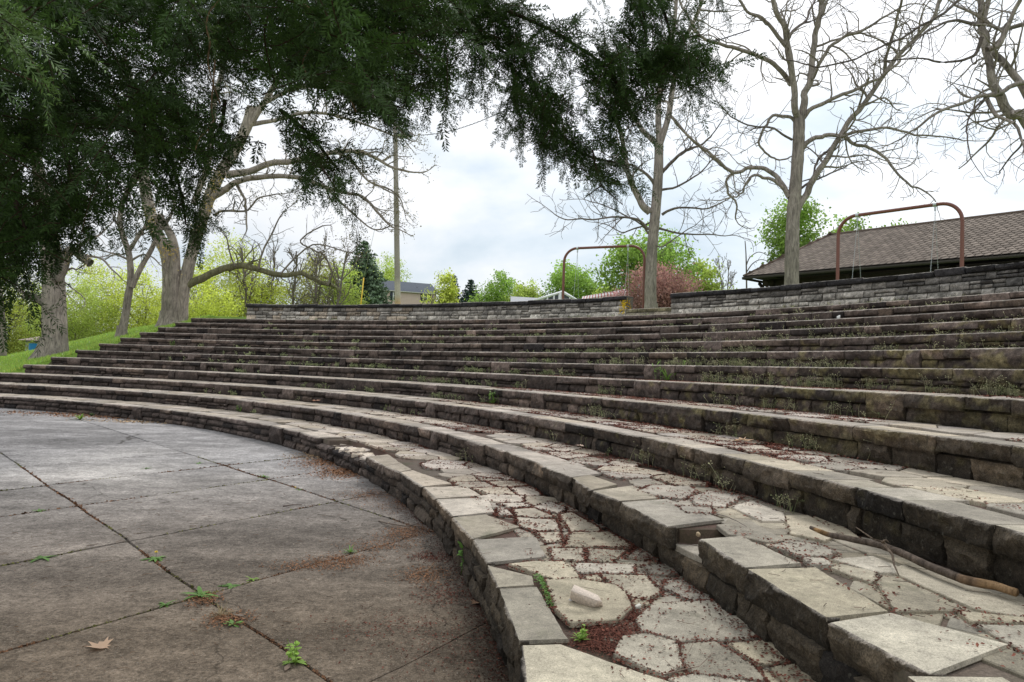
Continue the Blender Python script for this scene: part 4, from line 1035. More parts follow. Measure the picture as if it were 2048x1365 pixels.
swing('small looking brown arched swing frame beside the bare tree near the gap', 'chain hung swing of the farther left frame', PL, PRp, top, .62, .17, .80, .058)
# ------------------------------------------------------------------ pole, guy, wire
Yp = 45.; pb = at(797, 640, Yp); pt = at(790.5, 250, Yp); pb[2] = float(ground_z(pb[0], pb[1]))-.3
root = empty('utility_pole', pb, 'tall weathered wooden light pole behind the left parapet wall', 'utility pole')
m = MB(); tt = np.linspace(0, 1, 24); P = pb+(pt-pb)*tt[:, None]; cl = np.array([.30, .265, .235])*(1+.2*fbm(np.c_[tt*8, tt*0, tt*0], 2, 2))[:, None]; zz = P[:, 2]
cl[zz < 7] = (.46, .41, .35); cl[zz < 5.9] = (.50, .33, .19); tube(m, P, np.linspace(.19, .135, 24), 14, cl); m.build('shaft', WOOD, root, True)
fx = pt+(pb-pt)*.05; lam = MB(); tube(lam, [fx, fx+[.22, -.1, .05]], .03, 6, (.3, .3, .3)); lam.build('bracket', GALV, root)
hd = MB(); ang = math.radians(-20); box(hd, fx+[.48, -.25, -.02], (.55, .42, .38), ang, (.13, .135, .14)); hd.build('floodlight', STEEL, root)
gl = MB(); box(gl, fx+[.40, -.47, -.04], (.46, .02, .27), ang, (.45, .47, .42)); gl.build('lens', GALV, root)
ins = MB(); box(ins, fx+[.95, -.2, -.02], (.28, .22, .3), .5, (.10, .10, .11)); ins.build('photocell', STEEL, root)
A = at(719, 611, Yp-2.5); A[2] = float(ground_z(A[0], A[1])); B = at(727.5, 556, Yp-2.3); root = empty('guy_wire', A, 'yellow guarded guy wire slanting up beside the spruce', 'guy wire')
m = MB(); tube(m, [A, B], .038, 8, (.75, .48, .02)); m.build('guard', STEEL, root, True); m = MB(); tube(m, [B, pt+(pb-pt)*.06], .011, 4, (.25, .26, .28)); m.build('cable', GALV, root)
m = MB(); A = pt+[0, 0, -.5]; B = at(1010, 221, 30); B2 = at(1500, 60, 14); tt = np.linspace(0, 1, 40)[:, None]
P = A+(B-A)*tt*1.0; P[:, 2] -= (.5*4*tt*(1-tt))[:, 0]; P2 = B+(B2-B)*np.linspace(0, 1, 30)[1:, None]; tube(m, np.r_[P, P2], .014, 4, (.06, .06, .07))
tt = np.linspace(0, 1, 300)[:, None]; P = A+(B-A)*tt; P[:, 2] -= (.5*4*tt*(1-tt))[:, 0]; P += .03*np.c_[np.sin(tt*220), np.zeros_like(tt), np.cos(tt*220)]; tube(m, P, .009, 3, (.05, .05, .06))
tag(m.build('overhead_cable', STEEL), 'twisted dark overhead cable running right from the light pole', 'cable')
# ------------------------------------------------------------------ pavilion
HE = 6.55
ec = at(1487, 553, 36.0); HE = ec[2]
def onplane(x, y, z): r = ray(x, y); return r*((z-EYE)/r[2])+EYEP
e2 = onplane(2048, 506, HE); ed = (e2-ec)[:2]; ed /= np.linalg.norm(ed); nd = np.array([-ed[1], ed[0]])
if nd[1] < 0: nd = -nd
ed3 = np.array([*ed, 0]); nd3 = np.array([*nd, 0])
HW, HR = 4.6, 2.75; LEN = 26.
bestr = None
for h_ in np.arange(1.5, 4.5, .05):          # ridge height that meets the sight line of the ridge end
    rp = onplane(1640, 474, HE+h_); q = (rp-ec)[:2]@nd
    if bestr is None or abs(q-HW) < bestr[0]: bestr = (abs(q-HW), h_, (rp-ec)[:2]@ed)
HR = bestr[1]; RS = max(2.0, bestr[2])
def PV(s, n, z): return ec+ed3*s+nd3*n+np.array([0, 0, z])
proot = empty('park_pavilion', PV(LEN/2, HW, -2.6), 'open park pavilion with brown shingled hip roof behind the right wall', 'pavilion')
core = MB(); A, B, C, D = PV(0, 0, 0), PV(LEN, 0, 0), PV(LEN, 2*HW, 0), PV(0, 2*HW, 0); E_, F_ = PV(RS, HW, HR), PV(LEN-RS, HW, HR)
core.add([A, B, C, D, E_, F_], [(0, 1, 5, 4), (1, 2, 5), (2, 3, 4, 5), (3, 0, 4)], (.035, .026, .02))
bb = -.02; core.add([A+[0, 0, bb], B+[0, 0, bb], C+[0, 0, bb], D+[0, 0, bb]], [(3, 2, 1, 0)], (.018, .014, .011)); core.build('roof_deck', WOOD, proot)
shg = MB()
def shingle_plane(O_, U_, W_, inside, Lu, Lw):
    U_ = U_/np.linalg.norm(U_); W_ = W_/np.linalg.norm(W_); Nn = np.cross(U_, W_); Nn = Nn if Nn[2] > 0 else -Nn; s = .30; rowh = .25; nr = int(Lw/rowh)+1
    VV, CC = [], []
    for r_ in range(nr):
        w0 = r_*rowh-.02
        us = np.arange(-1, int(Lu/s)+2)*s+(s/2 if r_ % 2 else 0)
        us = us[[inside(u, w0+rowh*.4) for u in us]]
        if not len(us): continue
        hx = np.array([(-.5, .36), (-.23, 0), (.23, 0), (.5, .36), (.5, 1.5), (-.5, 1.5)])
        for (dx, dw) in [None]*0: pass
        P = O_ + (us[:, None, None]+hx[None, :, 0:1]*s*.93)*U_ + (w0+hx[None, :, 1:2]*rowh)*W_ + (.035-.03*np.clip(hx[None, :, 1:2], 0, 1.5)/1.5)*Nn
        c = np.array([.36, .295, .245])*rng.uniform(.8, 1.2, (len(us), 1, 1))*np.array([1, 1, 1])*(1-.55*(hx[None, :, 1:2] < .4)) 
        VV.append(P.reshape(-1, 3)); CC.append(np.broadcast_to(c, (len(us), 6, 3)).reshape(-1, 3))
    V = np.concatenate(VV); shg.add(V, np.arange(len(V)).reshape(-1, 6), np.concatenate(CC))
sl = math.hypot(HW, HR)
shingle_plane(A-[0, 0, 0], ed3, (nd3*HW+np.array([0, 0, HR])), lambda u, w: (w/sl*RS) < u < LEN-(w/sl*RS), LEN, sl)
sl2 = math.hypot(RS, HR)
shingle_plane(A, nd3, (ed3*RS+np.array([0, 0, HR])), lambda u, w: (w/sl2*HW) < u < 2*HW-(w/sl2*HW), 2*HW, sl2)
shg.build('shingles', m_vcol('shingle', .95, .25, 3.2, .12, .3), proot)
rc_ = MB(); tube(rc_, [E_+[0, 0, .03], F_+[0, 0, .03]], .07, 6, (.15, .11, .09)); tube(rc_, [A+[0, 0, .02], E_+[0, 0, .03]], .06, 6, (.17, .12, .095)); tube(rc_, [D+[0, 0, .02], E_+[0, 0, .03]], .06, 6, (.17, .12, .095)); rc_.build('ridge_cap', WOOD, proot)
fa = MB(); a = math.atan2(ed[1], ed[0])
box(fa, PV(LEN/2, -.03, -.10), (LEN+.1, .05, .12), a, (.055, .048, .04)); box(fa, PV(-.03, HW, -.10), (.05, 2*HW, .12), a, (.055, .048, .04)); box(fa, PV(LEN/2, 2*HW+.03, -.10), (LEN+.1, .05, .17), a, (.08, .07, .06)); fa.build('fascia', WOOD, proot)
dark = (.035, .026, .02)
for sx_ in np.arange(1.0, LEN, 4.0):
    for n_ in (1.0, 2*HW-1.0):
        m = MB(); p = PV(sx_, n_, 0); gz = float(ground_z(p[0], p[1])); h = p[2]-gz-.12; box(m, [p[0], p[1], gz+h/2], (.24, .24, h), a, dark); m.build('post', WOOD, proot)
        m = MB()
        for sg in (-1, 1): tube(m, [p+[0, 0, -1.15], p+ed3*.75*sg+[0, 0, -.25]], .09, 4, dark)
        tube(m, [p+[0, 0, -1.15], p+nd3*(-.75 if n_ < 2 else .75)+[0, 0, -.25]], .09, 4, dark); m.build('brace', WOOD, proot)
m = MB()
for n_ in (1.0, 2*HW-1.0): box(m, PV(LEN/2, n_, -.28), (LEN-1, .2, .3), a, dark)
for sx_ in np.arange(1.0, LEN, 4.0): box(m, PV(sx_, HW, -.3), (.2, 2*HW-1.6, .26), a, dark)
m.build('beam', WOOD, proot)
m = MB(); c = PV(LEN/2+2, HW, 0); gz = float(ground_z(c[0], c[1])); box(m, [c[0], c[1], gz+.06], (LEN+6, 2*HW+1, .2), a, (.3, .29, .27)); m.build('slab', CONC, proot)
# back screen of the pavilion: low dark wall panels seen under the eave
m = MB(); box(m, PV(LEN/2+1.5, 2*HW-1.2, -1.35), (LEN-4, .12, 2.1), a, (.03, .023, .018)); m.build('back_panel', WOOD, proot)
print('objects', time.time()-T0)
# ------------------------------------------------------------------ house and far buildings
SIDE = m_vcol('siding', .7, .06, 12, .3, 0); GLASS = m_plain('window_glass', (.05, .06, .075), .12, .6)
def quadbox(name, parent, O_, U_, V_, Wv, u0, u1, v0, v1, w0, w1, mt, col):
    m = MB(); V = np.array([O_+U_*u+V_*v+Wv*w for u in (u0, u1) for v in (v0, v1) for w in (w0, w1)]); m.add(V, [(0, 1, 3, 2), (4, 6, 7, 5), (0, 4, 5, 1), (2, 3, 7, 6), (0, 2, 6, 4), (1, 5, 7, 3)], col)
    return m.build(name, mt, parent)
Yh = 106.; hl = at(768, 579, Yh); hr = at(873, 582, Yh+3); zt_ = hl[2]; hr[2] = hl[2]; U = (hr-hl); W_ = np.linalg.norm(U); U /= W_; Nh = np.array([U[1], -U[0], 0]); Zv = np.array([0, 0, 1.])
hg = float(ground_z(hl[0], hl[1])); hroot = empty('house', [hl[0]+U[0]*W_/2, hl[1]+U[1]*W_/2, hg], 'beige two storey house with dark shutters behind the light pole', 'house')
wm = MB(); dep = 8.
Oh = hl.copy(); H_ = zt_-hg
nrow = int(H_/.2)
for i in range(nrow):      # lap siding on the front
    z0_, z1_ = zt_-(i+1)*.2, zt_-i*.2; V = [Oh+U*0+Zv*(z0_-zt_)+Nh*.035, Oh+U*W_+Zv*(z0_-zt_)+Nh*.035, Oh+U*W_+Zv*(z1_-zt_)+Nh*.01, Oh+Zv*(z1_-zt_)+Nh*.01]; wm.add(V, [(0, 1, 2, 3)], (.56, .43, .37))
q = [Oh, Oh+U*W_, Oh+U*W_-Nh*dep, Oh-Nh*dep]; wm.add([p-Zv*H_ for p in q]+q, [(0, 1, 5, 4), (1, 2, 6, 5), (2, 3, 7, 6), (3, 0, 4, 7)], (.56, .43, .37)); 
rt = [Oh-Nh*dep/2+Zv*1.75, Oh+U*W_-Nh*dep/2+Zv*1.75]; wm.add([Oh+U*W_, Oh+U*W_-Nh*dep, rt[1], Oh, Oh-Nh*dep, rt[0]], [(0, 1, 2), (3, 5, 4)], (.56, .5, .45)); wm.build('wall', SIDE, hroot)
m = MB(); ov = .35; a0 = Oh+Nh*ov-U*.3-Zv*.1; a1 = Oh+U*(W_+.3)+Nh*ov-Zv*.1; b0 = rt[0]-U*.3+Zv*.02; b1 = rt[1]+U*.3+Zv*.02; c0_ = Oh-Nh*(dep+ov)-U*.3-Zv*.1; c1_ = c0_+U*(W_+.6)
m.add([a0, a1, b1, b0, c1_, c0_], [(0, 1, 2, 3), (3, 2, 4, 5)], (.085, .095, .115)); m.add([p-Zv*.12 for p in (a0, a1)]+[a0, a1], [(0, 1, 3, 2)], (.5, .48, .46)); m.build('roof', m_vcol('asphalt_roof', .9, .2, 6, .2, 0), hroot)
tube_m = MB(); vp = Oh+U*(W_*.68)-Nh*1.7+Zv*.62; tube(tube_m, [vp, vp+Zv*.35], .06, 6, (.1, .1, .11)); tube_m.build('vent', STEEL, hroot)
sc_h = W_/99.
for (xa, xb, ya, yb) in ((786.5, 792, 584.5, 602.5), (844, 850.5, 586, 599.5)):
    u0, u1 = (xa-769)*sc_h, (xb-769)*sc_h; v0, v1 = -(yb-582)*Yh/F, -(ya-582)*Yh/F
    fr = quadbox('window', hroot, Oh, U, Zv, Nh, u0-.08, u1+.08, v0-.08, v1+.08, .04, .09, SIDE, (.85, .85, .85)); quadbox('pane', fr, Oh, U, Zv, Nh, u0+.04, u1-.04, v0+.04, (v0+v1)/2-.03, .092, .1, GLASS, (1, 1, 1)); quadbox('pane', fr, Oh, U, Zv, Nh, u0+.04, u1-.04, (v0+v1)/2+.03, v1-.04, .092, .1, GLASS, (1, 1, 1))
    for ua, ub in ((u0-.5, u0-.1), (u1+.1, u1+.5)): quadbox('shutter', hroot, Oh, U, Zv, Nh, ua, ub, v0-.04, v1+.06, .04, .1, SIDE, (.035, .045, .06))
# low grey roofed building and glazed gable, far centre
Yg = 62.
def gable_part(): pass
p = [at(x, y, Yg) for x, y in ((1021, 606), (1021, 588.5), (1088, 592.5), (1088, 604))]; dpt = np.array([0, 9., 0]); gz = float(ground_z(p[0][0], p[0][1]+3))
br_ = empty('low_building', [p[0][0], p[0][1], gz], 'low building with pale grey sloping roof beyond the left parapet wall', 'building')
m = MB(); m.add([p[0]+[0, 0, -.4], p[1]+[0, 4, .2], p[2]+[0, 4, .2], p[3]+[0, 0, -.4]], [(0, 1, 2, 3)], (.40, .40, .41)); m.add([p[1]+[0, 4, .2], p[2]+[0, 4, .2], p[3]+[0, 8, -.4], p[0]+[0, 8, -.4]], [(0, 1, 2, 3)], (.4, .4, .41)); m.build('roof', m_vcol('grey_roof', .9, .12, 5, .2, 0), br_)
m = MB(); q = [p[0]+[0, .3, -.4], p[3]+[0, .3, -.4], p[3]+[0, 7.7, -.4], p[0]+[0, 7.7, -.4]]; q2 = [np.array([a_[0], a_[1], gz]) for a_ in q]; m.add(q+q2, [(0, 1, 5, 4), (1, 2, 6, 5), (2, 3, 7, 6), (3, 0, 4, 7)], (.45, .43, .4)); m.build('wall', SIDE, br_)
Yg = 56.; A = at(1068, 602, Yg); Bp = at(1125, 584.5, Yg); Cc = at(1160, 597, Yg); Cc[2] = A[2]; gz = float(ground_z(Bp[0], Bp[1])); gr = empty('glazed_gable_house', [Bp[0], Bp[1], gz], 'white framed gable with large dark panes beyond the left parapet wall', 'building')
back = np.array([0, 8., 0]); m = MB(); lo = [np.array([A[0], A[1], gz]), np.array([Cc[0], Cc[1], gz])]
m.add([A, Bp, Cc, lo[1], lo[0]], [(0, 1, 2, 3, 4)], (.09, .10, .12)); m.build('pane', GLASS, gr)
m = MB()
for a_, b_ in ((A, Bp), (Bp, Cc), (A, Cc)): tube(m, [a_-[0, .1, 0], b_-[0, .1, 0]], .11, 4, (.8, .8, .8))
for x in (1095, 1108, 1120, 1140): pp = at(x, 590, Yg)-[0, .1, 0]; hh = np.interp(pp[0], [A[0], Bp[0], Cc[0]], [A[2], Bp[2], Cc[2]]); tube(m, [[pp[0], pp[1], gz], [pp[0], pp[1], hh]], .07 if x != 1120 else .14, 4, (.8, .8, .8))
m.build('frame', SIDE, gr)
m = MB(); m.add([A, Bp, Bp+back, A+back, Cc, Cc+back], [(0, 1, 2, 3), (1, 4, 5, 2)], (.62, .62, .63)); m.add([lo[0], A, A+back, lo[0]+back, lo[1], Cc, Cc+back, lo[1]+back], [(0, 1, 2, 3), (4, 5, 6, 7)], (.6, .6, .6)); m.build('roof', SIDE, gr)
# striped awning
Ya = 50.; A = at(1163, 599, Ya); B = at(1256, 589.5, Ya-4); B[2] = A[2]+.22; gz = float(ground_z(A[0], A[1])); aw = empty('striped_awning', [A[0], A[1], gz], 'red and white striped awning roof beyond the wall by the pink tree', 'awning')
m = MB(); n = 30; bk = np.array([.4, 3.5, .55])
for i in range(n):
    a_, b_ = A+(B-A)*(i/n), A+(B-A)*((i+1)/n); cl = (.42, .16, .15) if i % 2 else (.7, .66, .66)
    m.add([a_, b_, b_+bk, a_+bk], [(0, 1, 2, 3)], cl); m.add([a_, b_, b_-[0, .02, .28], a_-[0, .02, .28]], [(0, 1, 2, 3)], cl)
m.build('canopy', SIDE, aw)
m = MB()
for q in (A, B, A+bk, B+bk): tube(m, [[q[0], q[1], gz], q], .05, 6, (.4, .12, .1))
m.build('post', STEEL, aw)
# shelter and blue barrel at far left
Ys = 58.; A = at(22, 693, Ys); p0 = at(86, 668, Ys); gz = -.8
sh_ = empty('garden_shelter', [A[0]+2, A[1], gz], 'low shelter with pinkish roof beyond the bank at far left', 'shelter')
m = MB(); x0_, x1_ = at(34, 690, Ys)[0], at(92, 690, Ys)[0]; zr = at(80, 667, Ys)[2]; ze = at(60, 681, Ys)[2]; m.add([[x0_, Ys, ze], [x1_, Ys, ze], [x1_-.3, Ys+2, zr], [x0_+1.4, Ys+2, zr], [x1_, Ys+4, ze], [x0_, Ys+4, ze]], [(0, 1, 2, 3), (3, 2, 4, 5), (0, 3, 5)], (.40, .31, .30)); m.build('roof', WOOD, sh_)
m = MB(); box(m, [(x0_+x1_)/2, Ys+2, (gz+ze)/2], (x1_-x0_-.8, 3.2, ze-gz-.02), 0, (.30, .31, .28)); m.build('wall', SIDE, sh_)
m = MB(); c = at(69, 693, 50); zt2 = at(69, 687.5, 50)[2]; P = [[c[0], c[1], c[2]-1.0], [c[0], c[1], zt2-.1], [c[0], c[1], zt2]]; tube(m, P, [.30, .33, .35], 14, (.01, .16, .42)); o = m.build('rubbish_barrel', STEEL, None, True, 40); tag(o, 'small bright blue barrel beyond the grass bank at far left', 'barrel')
print('buildings', time.time()-T0)
# ------------------------------------------------------------------ trees
TR = random.Random(5)
def unit(v): return v/(np.linalg.norm(v)+1e-9)
def rot_to(d, ang, az):
    d = unit(d); a = np.cross(d, [0, 0, 1.]) if abs(d[2]) < .9 else np.cross(d, [1., 0, 0]); a = unit(a); b = np.cross(d, a)
    return unit(d*math.cos(ang)+(a*math.cos(az)+b*math.sin(az))*math.sin(ang))
def grow(mb, P0, d, L, r, lvl, g, col, tips, minr=.004, up=.05, kids=(7, 5, 4), rat=(.42, .48, .5), ang=(35, 75)):
    """one sinuous branch with children; g = gnarl"""
    n = max(4, int(5+L*1.6)); P = [np.asarray(P0, float)]; v = unit(np.asarray(d, float)); st = L/n
    bend = rng.normal(0, 1, 3)
    for i in range(n):
        if rng.random() < .35: bend = rng.normal(0, 1, 3)
        v = unit(v+bend*g*.55+rng.normal(0, 1, 3)*g*.35+np.array([0, 0, up])); P.append(P[-1]+v*st)
    P = np.array(P); rr = np.linspace(r, max(minr, r*.35), n+1); tube(mb, P, rr, None, col, False)
    if lvl <= 0 or L < .25: tips.append(P[-1]); return
    K = kids[min(len(kids)-1, max(0, len(kids)-lvl))]; K = max(2, int(K*min(1.6, .5+L/3)))
    for k in range(K):
        t = .18+.8*(k+rng.random()*.8)/K; t = min(.99, t); i = min(n-1, int(t*n)); p = P[i]+(P[i+1]-P[i])*(t*n-i)
        dd = rot_to(P[i+1]-P[i], math.radians(rng.uniform(*ang)), rng.random()*6.28)
        grow(mb, p, dd, L*rat[min(len(rat)-1, len(kids)-lvl)]*rng.uniform(.55, 1.25)*(1.15-.55*t), max(minr, rr[i]*.58), lvl-1, g*1.1, col, tips, minr, up, kids, rat, ang)
    tips.append(P[-1])
def smoothpath(P, m=4):
    P = np.asarray(P, float); n = len(P)
    if n < 3: return P
    out = []
    for i in range(n-1):
        p0, p1, p2, p3 = P[max(i-1, 0)], P[i], P[i+1], P[min(i+2, n-1)]
        for t in np.linspace(0, 1, m, endpoint=False): out.append(.5*((2*p1)+(-p0+p2)*t+(2*p0-5*p1+4*p2-p3)*t*t+(-p0+3*p1-3*p2+p3)*t**3))
    out.append(P[-1]); return np.array(out)
def limb(mb, pts, Y, col, tips, r0, r1, dY=(0, 0), lvl=2, every=.9, sub=2.2, g=.28, wig=.0, minr=.004, up=.03, kids=(5, 4, 3), first=.25, ang=(35, 80), rmaxsub=.05):
    """limb through measured sight lines at depth Y; grows finer wood along it"""
    n = len(pts); P = np.array([at(x, y, Y+dY[0]+(dY[1]-dY[0])*i/max(1, n-1)) for i, (x, y) in enumerate(pts)]); P = smoothpath(P, 5)
    m = len(P); tt = np.linspace(0, 1, m)
    if wig: P += wig*np.stack([fbm(np.c_[tt*m*.3, tt*0, tt*0], int(rng.integers(999))+i, 2) for i in range(3)], 1)*np.minimum(1, tt*8)[:, None]
    rr = r0+(r1-r0)*tt**.8; tube(mb, P, rr*(1+.08*fbm(np.c_[tt*m*.8, tt*0, tt*0], int(rng.integers(999)), 2)), None, col, False)
    if lvl < 0: return P, rr
    L = np.linalg.norm(np.diff(P, axis=0), axis=1).sum(); K = int(L/every)
    for k in range(K):
        t = first+(1-first)*(k+rng.random())/max(K, 1)
        if t > .995: continue
        i = min(m-2, int(t*(m-1))); p = P[i]+(P[i+1]-P[i])*(t*(m-1)-i); d = rot_to(P[i+1]-P[i], math.radians(rng.uniform(*ang)), rng.random()*6.28); d[1] *= .75
        grow(mb, p, d, sub*rng.uniform(.5, 1.3)*(1.1-.4*t), min(rmaxsub, rr[i]*.55)*rng.uniform(.5, 1), lvl-1, g, col, tips, minr, up, kids)
    grow(mb, P[-1], P[-1]-P[-3], sub*.9, rr[-1]*.9, lvl-1, g, col, tips, minr, up, kids)
    return P, rr
def cluster(mb, C, n, spread, size, col, var=.3, flat=1.):
    C = np.atleast_2d(C); m = len(C)*n
    P = np.repeat(C, n, 0)+rng.normal(0, 1, (m, 3))*np.array([spread, spread, spread*flat])
    A = rng.normal(0, 1, (m, 3)); A /= np.linalg.norm(A, axis=1)[:, None]; B = np.cross(A, rng.normal(0, 1, (m, 3))); B /= np.linalg.norm(B, axis=1)[:, None]+1e-9
    s = size*rng.uniform(.5, 1.25, (m, 1)); V = np.stack([P-A*s, P-B*s*.6, P+A*s, P+B*s*.6], 1)
    c = np.asarray(col)
    c = (np.repeat(c, n, 0) if c.ndim == 2 else c[None])*rng.uniform(1-var, 1+var, (m, 1))
    mb.add(V.reshape(-1, 3), np.arange(m*4).reshape(-1, 4), np.repeat(np.broadcast_to(c, (m, 3)), 4, 0))
BG = np.array([.32, .275, .24]); BG2 = np.array([.20, .165, .15])
def base_flare(mb, P, r, col, h=.5):
    P = np.asarray(P, float); n = 16; V = []; lv = 5
    ph = rng.random()*6
    for i in range(lv):
        t = i/(lv-1); rr = r*(1+.75*(1-t)**2.2)
        for j in range(n):
            a = j/n*2*math.pi; q = rr*(1+.22*(1-t)**1.5*math.sin(a*4+ph)+.08*(1-t)*math.sin(a*7)); V.append(P+np.array([q*math.cos(a), q*math.sin(a), -.35+(h+.35)*t]))
    mb.add(V, [(i*n+j, i*n+(j+1) % n, (i+1)*n+(j+1) % n, (i+1)*n+j) for i in range(lv-1) for j in range(n)], col)
def tree_root(name, label, x, Y, cat='tree', group=None, y=None):
    p = at(x, 620, Y); p[2] = float(ground_z(p[0], p[1])); return empty(name, p, label, cat, group), p
def C1(pts): return [(x/2+1024, y/2) for x, y in pts]
def C0(pts): return [(x/2, y/2) for x, y in pts]
# --- bare tree by the gap (trunk in front of the pink tree)
Yt = 31.5; root, bp = tree_root('bare_tree', 'bare grey tree rising at the gap between the walls', 1302, Yt, group='bare trees behind the parapet walls')
k = Yt/F
tk, brn, tips = MB(), MB(), []
P, rr = limb(tk, [(1302, 640), (1301, 580), (1303, 520), (1307, 465), (1313, 400), (1317, 340), (1318, 285)], Yt, BG, tips, 12.5*k, 9*k, lvl=-1)
tk2 = [C1([(590, 570), (585, 480), (588, 380), (600, 300), (625, 200), (650, 90), (660, -60)]), C1([(592, 575), (625, 470), (640, 370), (660, 260), (690, 160), (740, 60), (780, -60)])]
base_flare(tk, bp, 13.5*k, BG*1.05, .7); tk.build('trunk', BARK, root, True)
for q in tk2: limb(brn, q, Yt, BG, tips, 6.8*k, 3.5*k, (0, rng.uniform(-1.5, 1.5)), 2, .34, 2.0, minr=.009, kids=(6, 5, 4))
for q, a, b in [(C1([(552, 850), (515, 810), (480, 730), (455, 640), (438, 540), (410, 470), (360, 400)]), 8, 3), (C1([(572, 570), (520, 520), (480, 460), (455, 400), (420, 330), (400, 250)]), 6, 2.5),
                (C1([(600, 690), (650, 640), (700, 600), (760, 580), (800, 540)]), 4, 1.5), (C1([(570, 740), (530, 690), (480, 660), (430, 640)]), 4, 1.5),
                (C1([(545, 920), (500, 880), (400, 868), (300, 880), (210, 875), (160, 850)]), 3, .8), (C1([(545, 935), (520, 900), (470, 870), (380, 830), (300, 800)]), 2.5, .8), (C1([(600, 860), (670, 832), (780, 835), (860, 800)]), 3, 1),
                (C1([(590, 915), (680, 935), (790, 940), (880, 945)]), 2.6, .8), (C1([(555, 890), (500, 910), (440, 930), (380, 900), (320, 890)]), 2.2, .7), (C1([(640, 470), (700, 540), (760, 600), (830, 660)]), 3.4, 1.2),
                (C1([(600, 760), (680, 740), (760, 690), (800, 640)]), 2.8, 1), (C1([(560, 960), (600, 990), (680, 930), (740, 900)]), 2, .8)]:
    limb(brn, q, Yt, BG2 if a < 5 else BG, tips, a*k, b*k, (0, rng.uniform(-1.5, 1.5)), 2, .30, 1.5, kids=(6, 5, 3), wig=.07, minr=.009)
brn.build('branches', BARK, root, True)
# --- big bare tree with winding limbs
Yt = 27.5; root, bp = tree_root('bare_tree', 'large bare tree with winding limbs standing before the pavilion roof', 1584, Yt, group='bare trees behind the parapet walls'); k = Yt/F
tk, brn, tips = MB(), MB(), []
limb(tk, C1([(1118, 1180), (1119, 1080), (1121, 960), (1125, 860), (1131, 780), (1138, 700), (1145, 600), (1148, 520), (1148, 470)]), Yt, BG, tips, 14.5*k, 11*k, lvl=-1)
base_flare(tk, bp, 15*k, BG, .6); tk.build('trunk', BARK, root, True)
for q, a, b, sb in [(C1([(1143, 480), (1128, 400), (1118, 250), (1095, 120), (1060, 40), (1030, -60)]), 9, 5, 2.2), (C1([(1150, 480), (1172, 400), (1190, 330), (1208, 240), (1222, 120), (1240, 40), (1250, -60)]), 9, 5.5, 2.2),
                    (C1([(1138, 850), (1165, 800), (1200, 740), (1240, 670), (1290, 590), (1350, 490), (1420, 400), (1490, 290), (1545, 215), (1620, 150), (1690, 60), (1730, -40)]), 8.5, 4, 2.4),
                    (C1([(1110, 790), (1075, 725), (1020, 680), (960, 670), (900, 690), (860, 720), (868, 775), (890, 810), (900, 875)]), 7, 1.8, 1.3), (C1([(1105, 775), (1060, 730), (1000, 708), (950, 712), (930, 760), (900, 790), (850, 800)]), 5, 1.6, 1.2),
                    (C1([(885, 695), (830, 645), (760, 590), (700, 540), (650, 480), (620, 400)]), 4.5, 1.5, 1.7), (C1([(1140, 490), (1100, 468), (1040, 472), (1005, 520), (985, 575), (1020, 610), (1060, 640), (1110, 640)]), 4.5, 1.8, 1.2),
                    (C1([(1118, 340), (1060, 270), (980, 222), (880, 190), (800, 168), (730, 115), (700, 50)]), 6.5, 2.5, 2.), (C1([(1100, 190), (1040, 110), (980, 70), (920, 20), (880, -40)]), 5.5, 2.5, 2.),
                    (C1([(1150, 620), (1180, 570), (1240, 542), (1320, 545), (1370, 575), (1440, 600), (1500, 650), (1550, 710), (1600, 745), (1660, 770)]), 6.5, 1.8, 1.5), (C1([(1320, 545), (1400, 520), (1500, 512), (1600, 532), (1700, 545), (1800, 560)]), 4.5, 1.4, 1.7),
                    (C1([(1160, 480), (1220, 420), (1300, 385), (1400, 340), (1480, 300), (1550, 245)]), 5.5, 2.6, 1.8), (C1([(1195, 320), (1250, 210), (1330, 145), (1400, 122), (1480, 70), (1560, 20)]), 5, 2, 2.),
                    (C1([(1490, 290), (1510, 180), (1545, 60), (1560, -30)]), 4.5, 2.5, 1.8), (C1([(1150, 760), (1220, 715), (1300, 690), (1360, 655), (1420, 640)]), 3, 1.2, 1.4), (C1([(1110, 150), (1160, 90), (1200, 30), (1230, -30)]), 4, 2, 1.6),
                    (C1([(1120, 560), (1050, 520), (960, 500), (890, 470), (830, 420)]), 3, 1.2, 1.6), (C1([(1290, 590), (1240, 620), (1215, 680), (1200, 720)]), 4, 2, 1.)]:
    limb(brn, q, Yt, BG if a > 4.2 else BG2, tips, a*k*.85, b*k*.85, (0, rng.uniform(-2, 2)), 2, .36, sb, kids=(7, 5, 4), wig=.12, g=.40, minr=.009)
brn.build('branches', BARK, root, True)
